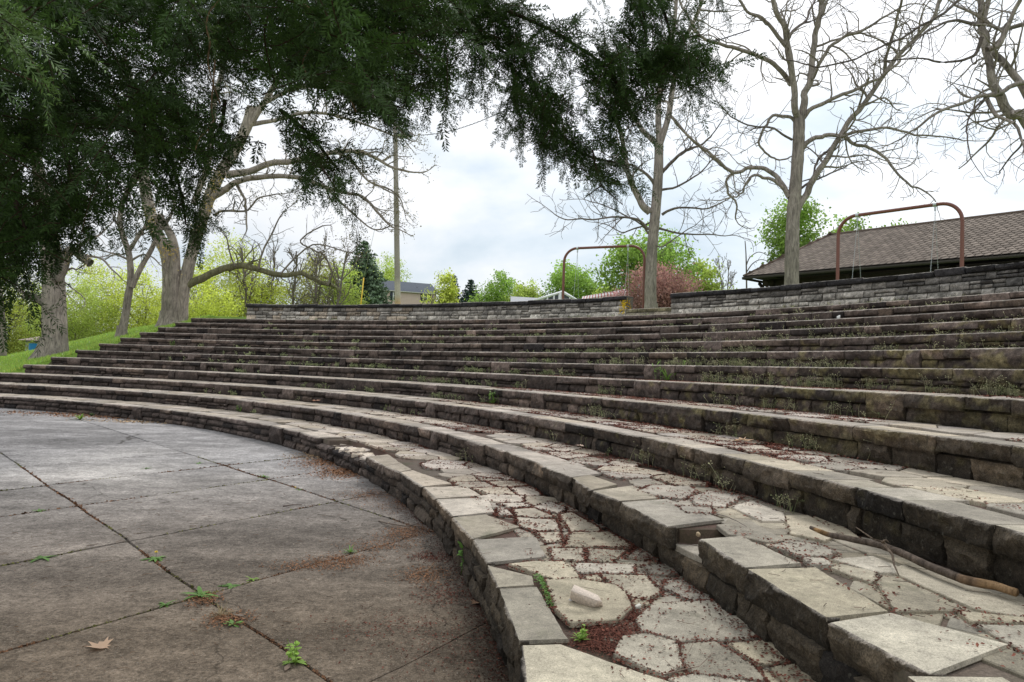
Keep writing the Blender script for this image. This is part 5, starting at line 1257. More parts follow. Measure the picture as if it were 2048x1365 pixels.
# --- tree at the right edge
Yt = 21.; root, bp = tree_root('bare_tree', 'bare tree with arching limbs entering at the right edge', 2190, Yt, group='bare trees behind the parapet walls'); k = Yt/F
tk, brn, tips = MB(), MB(), []
limb(tk, [(2190, 700), (2180, 560), (2150, 420), (2100, 300)], Yt, BG, tips, 24*k, 18*k, lvl=-1); base_flare(tk, bp, 25*k, BG, .6); tk.build('trunk', BARK, root, True)
for q, a, b, sb in [([(2160, 440), (2100, 330), (2048, 235), (2024, 228), (1994, 190), (1979, 140), (1972, 80), (1960, 20), (1950, -40)], 13, 6, 1.7), ([(2110, 320), (2050, 190), (2010, 130), (1975, 100), (1968, 50), (1985, -20)], 9, 4, 1.7),
                    (C1([(2200, 420), (2050, 330), (1960, 370), (1890, 385), (1800, 410), (1700, 455), (1620, 510), (1560, 560)]), 6, 1.6, 1.5), (C1([(1893, 390), (1930, 450), (1990, 490), (2040, 540), (2048, 620)]), 5, 2, 1.1),
                    (C1([(1880, 150), (1840, 230), (1760, 250), (1640, 235), (1500, 245)]), 4, 1.2, 1.5), (C1([(1900, 200), (1960, 170), (2010, 50), (2040, -40)]), 6, 3.5, 1.6), (C1([(1870, 100), (1780, 80), (1680, 110), (1600, 180)]), 4, 1.4, 1.5),
                    (C1([(1960, 380), (1890, 400), (1830, 470), (1820, 560), (1850, 640)]), 3, 1, 1.2), (C1([(2048, 560), (2010, 620), (1960, 680), (1940, 700)]), 2.5, .8, 1.), (C1([(1790, 0), (1720, 55), (1640, 105), (1500, 180), (1400, 225), (1250, 262), (1170, 255), (1090, 240)]), 3.2, 1.2, .8),
                    (C1([(2048, 100), (1960, 120), (1860, 60), (1760, 20)]), 5, 2, 1.6)]:
    limb(brn, q, Yt, BG if a > 4.5 else BG2*.8, tips, a*k, b*k, (0, rng.uniform(-1.5, 1.5)), 2, .34, sb, kids=(7, 5, 4), wig=.09, g=.38, minr=.0045)
brn.build('branches', BARK, root, True)
# --- twin trunk tree at the end of the tiers
Yt = 36.3; root, bp = tree_root('old_maple', 'large multi stemmed maple at the left end of the tiers', 345, Yt); k = Yt/F
tk, brn, bud, tips = MB(), MB(), MB(), []
TB = np.array([.33, .285, .235])
limb(tk, C0([(672, 1400), (674, 1300), (676, 1200), (678, 1100), (665, 1010), (625, 930), (600, 850), (582, 760), (570, 650), (560, 540)]), Yt, TB, tips, 16*k, 10*k, lvl=-1)
limb(tk, C0([(694, 1400), (693, 1250), (697, 1120), (700, 1040), (690, 960), (660, 900), (635, 860)]), Yt-.15, TB*.9, tips, 17*k, 5*k, lvl=-1)
limb(tk, C0([(722, 1400), (726, 1280), (735, 1160), (768, 1010), (805, 890), (845, 770), (890, 680), (940, 600), (985, 510), (1010, 430)]), Yt, TB, tips, 12.5*k, 11*k, lvl=-1)
limb(tk, C0([(775, 820), (795, 760), (822, 690), (840, 610), (845, 500)]), Yt+.6, TB*.95, tips, 6*k, 6*k, lvl=-1)
base_flare(tk, bp+[-.05, 0, -.25], 21*k, TB, .9); tk.build('trunk', BARK, root, True)
for q, a, b, sb, c in [(C0([(750, 1140), (800, 1120), (850, 1090), (910, 1068), (980, 1066), (1060, 1085), (1130, 1104), (1200, 1095), (1260, 1120), (1320, 1142)]), 8.5, 4, 1.4, np.array([.17, .16, .09])),
                       (C0([(850, 790), (890, 765), (940, 735), (1010, 712), (1100, 704), (1200, 710), (1280, 738), (1360, 765), (1450, 790), (1510, 850), (1560, 900)]), 7.5, 2, 1.6, TB*.8),
                       (C0([(905, 700), (1000, 685), (1080, 655), (1200, 640), (1340, 608), (1430, 606), (1500, 630), (1570, 670), (1640, 690)]), 8, 2, 1.7, TB),
                       (C0([(1340, 608), (1400, 640), (1450, 700), (1500, 740), (1570, 770)]), 3.5, 1.4, 1.4, TB*.8), (C0([(950, 745), (975, 790), (985, 840), (985, 920)]), 3.5, 1.4, 1., TB*.7), (C0([(860, 860), (900, 845), (990, 838), (1040, 790), (1120, 780)]), 3, 1.2, 1.2, TB*.7),
                       (C0([(1280, 738), (1330, 780), (1380, 830), (1430, 870), (1500, 920), (1560, 905)]), 3, 1.2, 1.2, TB*.7), (C0([(1035, 1075), (1050, 1010), (1090, 930), (1130, 850)]), 2.5, 1.2, 1.4, TB*.7),
                       (C0([(1310, 1140), (1330, 1090), (1290, 1020), (1250, 1000), (1200, 960), (1290, 900)]), 2.6, 1.2, 1.4, TB*.7), (C0([(1120, 1100), (1250, 980), (1400, 1010), (1430, 960)]), 2, .9, 1.2, TB*.7),
                       (C0([(1000, 500), (1100, 480), (1250, 450), (1400, 480), (1560, 540)]), 5, 1.6, 1.8, TB), (C0([(985, 520), (1060, 400), (1150, 250), (1250, 100)]), 7, 4, 2.4, TB), (C0([(562, 560), (540, 400), (500, 250)]), 9, 5, 2.4, TB),
                       (C0([(845, 500), (870, 350), (920, 150)]), 7, 4, 2.4, TB), (C0([(1000, 450), (1200, 350), (1420, 380), (1560, 480), (1640, 560)]), 4.5, 1.6, 1.8, TB), (C0([(610, 900), (560, 930), (520, 1000), (470, 1020), (400, 1000)]), 3, 1, 1.2, TB*.7),
                       (C0([(940, 1065), (920, 1010), (900, 950), (860, 900)]), 2, .8, 1.2, TB*.7), (C0([(1500, 740), (1560, 760), (1600, 800), (1620, 860)]), 2.2, .9, 1.1, TB*.7)]:
    limb(brn, q, Yt, c, tips, a*k, b*k, (0, rng.uniform(-1.5, 1.5)), 2, .36, sb, kids=(7, 5, 4), wig=.08, g=.36, minr=.007)
brn.build('branches', BARK, root, True)
T_ = np.array(tips); px, py = pix(T_); sel = T_[(px > 640) | (py < 420)]; cluster(bud, sel, 5, .10, .045, (.16, .14, .035), .4)
for q in crop2([(850, 740), (845, 790), (860, 720), (640, 1000), (670, 1005), (600, 860), (610, 880), (800, 910), (840, 830), (690, 1010), (850, 690)], 2, 0, 0): cluster(bud, at(q[0], q[1], Yt-.55), 60, .24, .045, (.55, .40, .10), .3)
bud.build('buds', BUD, root)
# --- left trunks
Yt = 30.; root, bp = tree_root('old_maple', 'massive old trunk with a broken limb at the left side', 110, Yt); k = Yt/F
tk, brn, bud, tips = MB(), MB(), MB(), []
limb(tk, C0([(222, 1420), (218, 1300), (216, 1200), (214, 1120), (208, 1040), (196, 960), (180, 880), (170, 780)]), Yt, TB*.92, tips, 24*k, 17*k, lvl=-1); base_flare(tk, bp+[0, 0, -.1], 25*k, TB*.9, .8)
limb(tk, C0([(225, 1120), (250, 1070), (268, 1015), (300, 1005), (330, 1030), (362, 1055)]), Yt-.3, TB*.7, tips, 12*k, 8*k, lvl=-1)
limb(tk, C0([(205, 1230), (165, 1205), (125, 1185), (90, 1190)]), Yt-.2, TB*.6, tips, 10*k, 5*k, lvl=-1); tk.build('trunk', BARK, root, True)
for q, a, b in [(C0([(170, 790), (150, 650), (100, 500)]), 14, 8), (C0([(240, 1090), (280, 1075), (310, 1078), (340, 1060)]), 3, 1), (C0([(320, 1020), (400, 1035), (450, 1080), (490, 1120)]), 3, 1), (C0([(300, 1005), (350, 960), (400, 940), (440, 900)]), 4, 1.5),
                (C0([(180, 900), (240, 800), (300, 700)]), 9, 5), (C0([(120, 1185), (60, 1150), (20, 1080)]), 4, 2), (C0([(200, 1100), (260, 1130), (330, 1190)]), 2, 1), (C0([(150, 1190), (190, 1160), (230, 1180)]), 2, 1)]:
    limb(brn, q, Yt, TB*.8, tips, a*k, b*k, (0, rng.uniform(-1.2, 1.2)), 2, .5, 1.2, kids=(4, 3, 3), wig=.05, g=.34)
brn.build('branches', BARK, root, True)
for q in crop2([(250, 960), (270, 975), (200, 930), (260, 1040), (340, 1050), (120, 1000)], 2, 0, 0): cluster(bud, at(q[0], q[1], Yt-.5), 50, .2, .035, (.55, .42, .2), .3)
bud.build('buds', BUD, root)
Yt = 34.; root, bp = tree_root('forked_tree', 'slim forked tree between the two big maples', 246, Yt); k = Yt/F
tk, brn, tips = MB(), MB(), []
limb(tk, C0([(480, 1420), (488, 1340), (502, 1260), (512, 1190), (522, 1130), (522, 1070), (514, 1010), (494, 950), (480, 890), (488, 820), (512, 760), (545, 690)]), Yt, TB*.8, tips, 9*k, 4*k, lvl=-1)
limb(tk, C0([(528, 1150), (545, 1110), (570, 1060), (605, 1000), (635, 930), (650, 860)]), Yt-.1, TB*.8, tips, 6*k, 4*k, lvl=-1); base_flare(tk, bp, 10*k, TB*.8, .5); tk.build('trunk', BARK, root, True)
for q, a, b in [(C0([(518, 1000), (545, 960), (575, 915), (600, 850)]), 5, 2), (C0([(512, 760), (560, 700), (600, 600)]), 5, 2.5), (C0([(490, 930), (460, 880), (440, 820)]), 3, 1), (C0([(530, 1040), (570, 1020), (610, 1030), (640, 1060)]), 2.4, 1), (C0([(640, 920), (680, 870), (700, 800)]), 4, 2), (C0([(515, 1040), (460, 1020), (420, 1040)]), 2.5, 1)]:
    limb(brn, q, Yt, TB*.75, tips, a*k, b*k, (0, rng.uniform(-1.2, 1.2)), 2, .5, 1.2, kids=(4, 3, 3), g=.34)
brn.build('branches', BARK, root, True)
bud = MB(); cluster(bud, np.array(tips)[::2], 5, .12, .035, (.5, .38, .15), .3); bud.build('buds', BUD, root)
Yt = 32.; root, bp = tree_root('leaning_trunk', 'narrow grey trunk at the extreme left edge', 4, Yt); k = Yt/F; m = MB(); tips = []
limb(m, [(4, 712), (3, 660), (0, 610), (-8, 540), (-14, 400)], Yt, TB*.8, tips, 9*k, 7*k, lvl=-1); m.build('trunk', BARK, root, True)
print('big trees', time.time()-T0, len(tips))
# --- leafy trees behind
def leafy(name, label, x, ytop, ybase, wpx, Y, col, group, dens=1., leafs=.16, trunkc=BG2, shape=.5, bare=.0, lim=9, low=.15, stem=1.):
    """x = centre px, ytop = crown top px, wpx = crown width px"""
    tp = at(x, ytop, Y); W = wpx/F*Y/2; gz = float(ground_z(tp[0], tp[1])); H = tp[2]-gz; root = empty(name, [tp[0], tp[1], gz], label, 'tree', group)
    tk, lf, tips = MB(), MB(), []
    r = max(.10, H*.017)*stem; b0 = np.array([tp[0], tp[1], gz-.2]); m = 8; P = [b0]
    for i in range(m): P.append(P[-1]+np.array([rng.normal(0, .05*H/m), rng.normal(0, .05*H/m), .62*H/m]))
    P = np.array(P); tube(tk, P, np.linspace(r, r*.5, m+1), 8, trunkc, False)
    for i in range(lim):
        t = .3+.7*(i+rng.random())/lim; p = P[0]+(P[-1]-P[0])*t; a = rng.random()*6.28; el = rng.uniform(.35, 1.0)
        d = np.array([math.cos(a)*math.cos(el), math.sin(a)*math.cos(el), math.sin(el)]); grow(tk, p, d, (W*1.0 if t < .8 else H*.38)*rng.uniform(.7, 1.1), r*.45, 2, .2, trunkc, tips, .012, .05, (5, 4), (.5, .5))
    tk.build('trunk', BARK, root, True)
    cz = gz+H*(low+(1-low)/2); hz = H*(1-low)/2
    n = int(300*dens*(W*hz)/12+120); U = rng.normal(0, 1, (n, 3)); U /= np.linalg.norm(U, axis=1)[:, None]; U *= (rng.random((n, 1))**.42)
    wv = 1+.28*fbm(U*2.2+x*.01, int(x) % 97, 2)[:, None]; C = np.array([tp[0], tp[1], cz])+U*wv*np.array([W, W, hz])
    if bare < 1:
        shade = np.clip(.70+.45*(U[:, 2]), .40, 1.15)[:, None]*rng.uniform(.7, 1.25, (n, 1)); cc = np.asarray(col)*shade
        keep = vnoise(C*(.75), int(x) % 31) > .40-.08*dens; C, cc = C[keep], cc[keep]
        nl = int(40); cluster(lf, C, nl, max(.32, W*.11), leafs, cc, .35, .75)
        T = np.array(tips)
        if len(T): cluster(lf, T[rng.random(len(T)) < (1-bare)], 8, .28, leafs*.9, np.asarray(col)*1.1, .35)
        lf.build('crown', LEAF, root)
YG = np.array([.62, .68, .13]); YG2 = np.array([.50, .60, .14]); GR = np.array([.29, .43, .09]); OL = np.array([.40, .40, .10])
gA = 'bright spring trees behind the grass bank'
lv = [('low yellow green tree at the far left edge', 20, 560, 120, 62, YG*.8), ('yellow green tree behind the broken maple', 150, 570, 130, 58, YG2), ('loose pale green tree between the left maples', 200, 540, 110, 70, YG), ('bright lime tree left of the forked tree', 285, 555, 120, 60, YG*1.1),
      ('lime tree behind the multi stemmed maple', 395, 545, 110, 55, YG*1.1), ('tall lime tree right of the multi stemmed maple', 470, 490, 130, 60, YG), ('lime tree under the long low limb', 525, 550, 110, 56, YG*1.05), ('yellow olive tree left of the spruce', 640, 530, 120, 66, OL*1.1),
      ('small lime tree by the left end of the wall', 430, 600, 80, 50, YG*1.15), ('low olive bush tree before the spruce', 688, 548, 70, 58, YG2*1.1), ('dim green tree behind the far left trunk', 70, 600, 110, 75, YG2*.9), ('faint lime tree in the back between trunks', 330, 590, 100, 80, YG)]
for i, (lb, x, yt, wp, Y, c) in enumerate(lv): leafy('spring_tree', lb, x, yt-22, 690, wp*1.25, Y, c, gA, 1.0, .085, low=.0, stem=.6)
gB = 'trees beyond the parapet walls'
for lb, x, yt, wp, Y, c, kw in [('pale yellow green tree right behind the spruce', 775, 508, 100, 125, YG2*1.1, {}), ('yellow green tree in front of the house corner', 893, 545, 38, 80, YG*.95, {}), ('round green tree left of the white gable', 1000, 548, 104, 90, GR*1.15, {}),
                                ('small bright tree beside the round green tree', 1056, 556, 76, 85, YG2, {}), ('broad rounded green tree behind the left swing frame', 1148, 524, 112, 80, GR*1.35, {}), ('lime tree right of the left swing frame', 1216, 572, 60, 75, YG2, {}),
                                ('large green tree with drooping side boughs behind the pink tree', 1300, 458, 190, 52, GR*1.3, dict(dens=1.1, leafs=.13)), ('green tree growing behind the pavilion hip', 1592, 398, 120, 46, GR*1.15, dict(low=.35, leafs=.11)), ('low green tree above the pavilion ridge', 1700, 432, 80, 56, GR*1.0, dict(low=.45)),
                                ('thin leafy tree peeking over the pavilion roof', 1790, 445, 90, 60, GR*.9, dict(dens=.4, low=.5)), ('pale tree right of the large green tree', 1400, 520, 70, 60, YG2, dict(dens=.7))]:
    leafy('leafy_tree', lb, x, yt, 600, wp, Y, c, gB, **{**dict(dens=1., leafs=.14, low=.12, stem=.7), **kw})
leafy('blossom_tree', 'round pink brown blossoming tree behind the gap', 1320, 532, 620, 158, 43, np.array([.50, .28, .245]), None, dens=2.2, leafs=.075, low=.0, stem=.7)
leafy('blossom_tree', 'low pink shrub left of the blossoming tree', 1240, 588, 620, 60, 46, np.array([.62, .36, .36]), None, dens=1.6, leafs=.07, low=.0, stem=.5)
# bare grey trees in the back
def bare(name, label, x, ytop, wpx, Y, n, group, col=BG2, r=.1, base=None):
    tp = at(x, ytop, Y); gz = float(ground_z(tp[0], tp[1])); H = tp[2]-gz; root = empty(name, [tp[0], tp[1], gz], label, 'tree', group); tk, bb, tips = MB(), MB(), []
    for i in range(n):
        o = (i-(n-1)/2)*wpx/F*Y*.22; p = np.array([tp[0]+o, tp[1]+rng.normal(0, .4), gz-.2]); q = [p]
        for j in range(8): q.append(q[-1]+np.array([o*.06+rng.normal(0, .1), rng.normal(0, .1), H*.095]))
        q = np.array(q); tube(tk, q, np.linspace(r, r*.4, 9), 6, col, False)
        for j in range(14):
            t = .35+.65*(j+rng.random())/14; pp = q[min(7, int(t*8))]; a = rng.random()*6.28; d = np.array([math.cos(a)*.6, math.sin(a)*.6, .8]); grow(bb, pp, d, wpx/F*Y*.36*rng.uniform(.6, 1.1), r*.4, 2, .16, col, tips, .012, .08, (6, 5), (.5, .5), (20, 50))
    tk.build('trunk', BARK, root, True); bb.build('branches', BARK, root, True); return root, tips
gC = 'leafless grey trees in the background'
bare('bare_back_tree', 'cluster of slender grey stems under the long low limb', 590, 425, 170, 55, 5, gC, BG2*1.05, .13)
r_, tp_ = bare('bare_back_tree', 'budding grey tree left of the spruce', 655, 470, 110, 58, 2, gC, BG2, .1); m = MB(); cluster(m, np.array(tp_)[::2], 4, .2, .07, OL*1.2); m.build('buds', BUD, r_)
bare('bare_back_tree', 'thin leafless tree in front of the beige house', 852, 532, 60, 78, 2, gC, BG2, .06)
bare('bare_back_tree', 'tall thin leafless tree between the swing tree and pavilion', 1450, 465, 80, 60, 2, gC, BG2*1.3, .07)
bare('bare_back_tree', 'slim leafless tree left of the pavilion corner', 1425, 500, 50, 66, 1, gC, BG2*1.3, .06)
bare('bare_back_tree', 'leafless tree poking above the pavilion ridge', 1680, 375, 110, 60, 2, gC, BG2, .08)
Yt = 50; root, bp = tree_root('dead_snag', 'thin dark dead trunk left of the pavilion corner', 1493, Yt); k = Yt/F; m = MB(); tips = []
limb(m, [(1494, 640), (1493, 560), (1492, 510), (1490, 482)], Yt, BG2, tips, 2.2*k, .8*k, lvl=-1); m.build('trunk', BARK, root, True); m = MB()
for q in ([(1493, 530), (1500, 515), (1515, 505), (1528, 507)], [(1493, 545), (1505, 528), (1520, 520), (1535, 522)]): limb(m, q, Yt, BG2*.7, tips, 1.2*k, .7*k, (0, .5), 1, .6, .8)
m.build('branches', BARK, root, True)
# conifers
def spruce(label, x, ytop, wpx, Y, col, ybase=600, gaps=.0, n=1.):
    tp = at(x, ytop, Y); bw = wpx/F*Y/2; gz = float(ground_z(tp[0], tp[1])); H = tp[2]-gz; root = empty('spruce_tree', [tp[0], tp[1], gz], label, 'spruce'); tk, lf = MB(), MB(); tube(tk, [[tp[0], tp[1], gz], tp], [.02*H, .01], 8, BG2*.6); tk.build('trunk', BARK, root, True)
    zb = gz+.04*H; L = int(H/.34)
    yb = at(x, ybase, Y)[2]
    for i in range(L):
        z = zb+(tp[2]-zb)*i/L; f_ = (tp[2]-z)/(tp[2]-yb); rr = bw*min(1.12, f_**.85)*rng.uniform(.86, 1.12)+.05; K = max(5, int(rr*8*n))
        for j in range(K):
            a = j/K*6.28+rng.normal(0, .25); Lb = rr*rng.uniform(.72, 1.15); m = max(3, int(Lb/.16)); t = np.linspace(.15, 1, m); dz = -.32*t*Lb*.8+.22*(t**3)*Lb
            P = np.stack([tp[0]+np.cos(a)*Lb*t, tp[1]+np.sin(a)*Lb*t, z+dz], -1)
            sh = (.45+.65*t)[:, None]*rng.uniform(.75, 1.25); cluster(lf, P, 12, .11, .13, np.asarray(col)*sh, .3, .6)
    lf.build('foliage', SPRUCE, root)
spruce('big blue green spruce beside the light pole', 730, 479, 116, 68, (.15, .21, .13), 608)
spruce('small dark spruce right of the beige house', 908, 549, 34, 100, (.06, .10, .075), 606, n=1.)
spruce('dark narrow spruce standing apart in the distance', 942, 557, 44, 100, (.055, .09, .07), 608, n=1.)
# distant wood
m = MB(); n = 5200; a = rng.uniform(-.75, .80, n); Y = rng.uniform(150, 260, n); X = np.tan(a)*Y; Z0 = ground_z(X, Y); hh = 5+5*vnoise(np.c_[X*.03, Y*.02, Y*0], 5)
cluster(m, np.stack([X, Y, Z0+rng.random(n)*hh], -1), 12, 1.6, .75, (.17, .21, .07), .35)
tag(m.build('distant_wood', LEAF), 'hazy line of far trees on the horizon', 'trees', None, 'stuff')
print('bg trees', time.time()-T0)
# ------------------------------------------------------------------ yew overhead
yr = empty('yew_tree', (-3.4, -1.6, 0), 'dark green yew hanging its needled boughs over the upper left', 'tree')
tk = MB(); tube(tk, smoothpath([(-3.4, -1.6, -.2), (-3.3, -1.5, 1.4), (-3.0, -1.0, 2.8), (-2.6, -.2, 4.0), (-2.2, .8, 4.9)], 4), np.linspace(.26, .10, 17), 14, np.array([.16, .09, .06]), True); tk.build('trunk', BARK, yr, True)
def sprig(L, sp=.0042, nl=.035):
    """flat two-ranked needle shoot along +X; returns quads (m,4,3)"""
    n = int(L/sp/2); t = (np.arange(n)+rng.random(n)*.5)/n; x = t*L; z0 = -.10*x*x/L
    Q = []
    for sg in (-1, 1):
        an = np.radians(rng.normal(60, 15, n)-18*t); l = nl*(1-.45*np.clip((t-.7)/.3, 0, 1))*(.55+.45*np.clip(t*8, 0, 1))*rng.uniform(.82, 1.1, n); zt = rng.normal(.05, .4, n)
        d = np.stack([np.cos(an), sg*np.sin(an), zt], -1); d /= np.linalg.norm(d, axis=1)[:, None]; B = np.stack([x, 0*x, z0], -1); s = np.cross(d, [0, 0, 1.]); s /= np.linalg.norm(s, axis=1)[:, None]; w = .0034
        Q.append(np.stack([B-s*w*.4, B+d*(l*.45)[:, None]-s*w+np.array([0, 0, .0008]), B+d*l[:, None], B+d*(l*.45)[:, None]+s*w+np.array([0, 0, .0008])], 1))
    return np.concatenate(Q)
sprigs = [sprig(L) for L in (.06, .08, .10, .12, .14, .10, .12, .08)]
def Mrot(a, ax):
    c, s = math.cos(a), math.sin(a)
    return np.array([[1, 0, 0], [0, c, -s], [0, s, c]]) if ax == 0 else np.array([[c, 0, s], [0, 1, 0], [-s, 0, c]]) if ax == 1 else np.array([[c, -s, 0], [s, c, 0], [0, 0, 1]])
def spray():
    """a bough tip: axis with alternating shoots"""
    L = rng.uniform(.30, .50); n = int(L/.042); q, ax = [], []
    P = np.array([[t*L, .03*math.sin(t*3+rng.random()), -.10*t*t*L*1.6] for t in np.linspace(0, 1, 9)])
    for i in range(n):
        t = .12+.88*i/n; p = np.array([np.interp(t, np.linspace(0, 1, 9), P[:, j]) for j in range(3)]); sg = 1 if i % 2 else -1
        S = sprigs[min(7, int(rng.integers(0, 8)))]*(1.15-.55*t); R = Mrot(sg*math.radians(rng.normal(46, 18))*(1-.3*t), 2)@Mrot(math.radians(rng.normal(6, 24)), 1)@Mrot(rng.normal(0, .5), 0)
        q.append(S@R.T+p)
    S = sprigs[4]; q.append(S@Mrot(math.radians(25), 1).T+P[-2]); q.append(sprig(L*.9, .005)@Mrot(math.radians(10), 1).T)
    return np.concatenate(q), P
sprays = [spray() for _ in range(8)]
nd, yb_ = MB(), MB(); camR = np.array([1, 0, 0])
def place(P0, d, sc_=1., col=None, roll=None):
    S, ax = sprays[rng.integers(0, 8)]; d = unit(d); z = np.array([0, 0, 1.]); y = unit(np.cross(z, d)); zz = np.cross(d, y); R = np.stack([d, y, zz], 1); R = R@Mrot(rng.normal(0, .6) if roll is None else roll, 0)
    V = (S*sc_)@R.T+P0; c = np.array([.034, .068, .013]) if col is None else np.asarray(col); m = len(V)
    cc = c*rng.uniform(.7, 1.35)*rng.uniform(.7, 1.35, (m, 1)); nd.add(V.reshape(-1, 3), np.arange(m*4).reshape(-1, 4), np.repeat(cc, 4, 0))
    A = (ax*sc_)@R.T+P0; tube(yb_, A, np.linspace(.0032, .0012, 9)*sc_, 3, (.05, .03, .018), False)
def inpoly(x, y, poly):
    c = False; n = len(poly); j = n-1
    for i in range(n):
        if (poly[i][1] > y) != (poly[j][1] > y) and x < (poly[j][0]-poly[i][0])*(y-poly[i][1])/(poly[j][1]-poly[i][1])+poly[i][0]: c = not c
        j = i
    return c
D1 = [(-120, -120), (960, -120), (955, 60), (925, 150), (850, 165), (800, 215), (735, 215), (680, 245), (600, 260), (520, 270), (440, 300), (380, 300), (300, 310), (250, 320), (180, 380), (120, 440), (60, 500), (20, 540), (-120, 560)]
def depth(x, y): return 2.7+1.5*min(1, max(0, x/1100))+.5*math.sin(x*.006+y*.004)
BOT = np.array([0, 0, 0])
cnt = 0
while cnt < 1150:
    x, y = rng.uniform(-120, 960), rng.uniform(-120, 560)
    if not inpoly(x, y, D1): continue
    dn = vnoise([[x*.009, y*.011, 1.3]], 21)[0]-(.10 if x > 430 else 0)
    edge = min(1, max(.25, 1-x/1500))
    if dn < .30 and y > 60: continue
    Y = depth(x, y)+rng.normal(0, .45)+ (rng.random()*1.2 if x < 600 else .4*rng.random()); Y = max(1.7, Y)
    d = np.array([rng.normal(.3, .8), rng.normal(.1, .6), rng.normal(-.12, .5)]); P0 = at(x, y, Y)-unit(d)*.22
    place(P0, d, rng.uniform(.8, 1.1)); cnt += 1
# measured hanging boughs: (path, number of sprays, spread px, depth, twig radius px)
bough = [([(300, 250), (345, 330), (365, 400), (372, 450)], 26, 24, 3.5), ([(560, 220), (620, 270), (660, 320), (680, 345)], 14, 30, 3.3), ([(600, 290), (630, 350), (650, 370)], 7, 16, 2.9), ([(640, 330), (680, 390)], 4, 8, 2.5),
         ([(130, 300), (150, 380), (180, 420)], 14, 36, 2.9), ([(30, 400), (50, 460), (75, 490)], 14, 30, 2.7), ([(-20, 420), (-5, 540), (0, 570)], 14, 25, 2.6), ([(200, 300), (215, 370), (210, 400)], 9, 22, 2.8),
         ([(700, 150), (760, 200), (800, 215)], 12, 30, 3.9), ([(450, 200), (440, 260), (400, 300)], 10, 35, 3.4), ([(820, 90), (880, 150), (900, 160)], 10, 30, 4.1),
         # right clump
         ([(930, -30), (985, 30), (1030, 80), (1060, 150), (1085, 220), (1120, 280)], 44, 38, 3.9), ([(1010, 20), (1100, 60), (1180, 110), (1220, 135), (1290, 140), (1330, 135), (1420, 118)], 44, 26, 3.8),
         ([(1060, 170), (1110, 250), (1150, 300), (1200, 320), (1240, 325)], 26, 26, 3.9), ([(1200, 130), (1250, 190), (1240, 240)], 20, 40, 3.8), ([(1185, 300), (1195, 350), (1205, 375)], 4, 8, 3.7), ([(1205, 370), (1170, 395)], 2, 4, 3.7), ([(1205, 375), (1245, 410)], 2, 4, 3.7),
         ([(1290, -40), (1330, 30), (1340, 90), (1330, 120)], 22, 34, 3.9), ([(1400, 120), (1425, 150)], 6, 14, 3.7), ([(1370, 150), (1385, 200)], 5, 12, 3.7), ([(960, 60), (970, 120), (985, 150)], 10, 22, 4.), ([(1030, 150), (1030, 200), (1045, 240)], 10, 14, 3.8),
         ([(1180, -40), (1195, 10)], 3, 6, 3.5), ([(1420, -50), (1440, 30)], 3, 6, 3.6), ([(1260, -60), (1280, 10), (1290, 40)], 8, 26, 3.9), ([(1100, 260), (1080, 290)], 3, 10, 3.7), ([(1240, 60), (1280, 100)], 8, 24, 4.)]
for path, n, spx, Y in bough:
    n = int(n*(1.75 if path[0][0] > 920 else 1.3)) if n > 5 else n
    W = np.array([at(x, y, Y+.0*i) for i, (x, y) in enumerate(path)]); Ws = smoothpath(W, 4); tube(yb_, Ws, np.linspace(.011, .004, len(Ws))*(.4 if n < 12 else 1), 5, (.045, .03, .02), False)
    for i in range(n):
        t = (i+rng.random())/n*(len(Ws)-1.001); j = int(t); p = Ws[j]+(Ws[j+1]-Ws[j])*(t-j); tn_ = unit(Ws[j+1]-Ws[j]); s_ = spx/F*Y
        d = tn_*rng.uniform(.3, 1.1)+np.array([rng.normal(0, .85), rng.normal(0, .5), rng.normal(-.1, .5)])
        p = p+np.array([rng.normal(0, s_*.6), rng.normal(0, .12), rng.normal(0, s_*.6)]); sc_ = min(1., .45+spx/40)*rng.uniform(.62, .9); place(p-unit(d)*.16*sc_, d, sc_)
# near sprigs at the left top corner, brighter
for (x, y, Y, dx, dz) in [(20, 60, 1.25, .8, -.5), (90, 120, 1.3, .7, -.8), (-10, 10, 1.2, 1, -.3), (400, 5, 1.7, .8, -.7), (60, 20, 1.4, 1, -.2)]:
    place(at(x, y, Y)-unit(np.array([dx, .1, dz]))*.16, np.array([dx, .1, dz]), .62, (.075, .13, .03))
for q, rad in [([(-3.0, -1.0, 2.9), (-2.9, 1.0, 3.4), (-2.5, 2.4, 3.7), (-1.6, 3.4, 3.75), (-.6, 3.8, 3.7), (-.2, 3.9, 3.65)], .04), ([(-2.6, -.2, 4.0), (-1.6, 2, 4.3), (-.3, 3.6, 4.2), (.1, 3.8, 3.9)], .04), ([(-3.0, -1.0, 2.7), (-2.6, 1.6, 2.7), (-2.1, 2.8, 2.6)], .04),
               ([(-2.2, .8, 4.9), (-.8, 3, 4.4), (.2, 3.9, 4.2), (.9, 3.9, 4.1)], .03)]:
    W = smoothpath(q, 6); W = W+.03*np.stack([fbm(W*2, 3+i, 2) for i in range(3)], 1); tube(yb_, W, np.linspace(rad, rad*.25, len(W)), 8, (.11, .06, .04))
# fine hanging twigs inside the canopy
for (x, y, Y) in [(610, 40, 3.0), (440, 60, 2.9), (430, 180, 3.), (640, 90, 3.1)]:
    P = [at(x, y-60, Y)]
    for j in range(7): P.append(P[-1]+np.array([rng.normal(0, .02), rng.normal(0, .02), -.055]))
    tube(yb_, smoothpath(P, 3), .0035, 4, (.22, .15, .08))
nd.build('foliage', NEEDLE, yr); yb_.build('boughs', BARK, yr, True)
print('yew', time.time()-T0, nd.n)
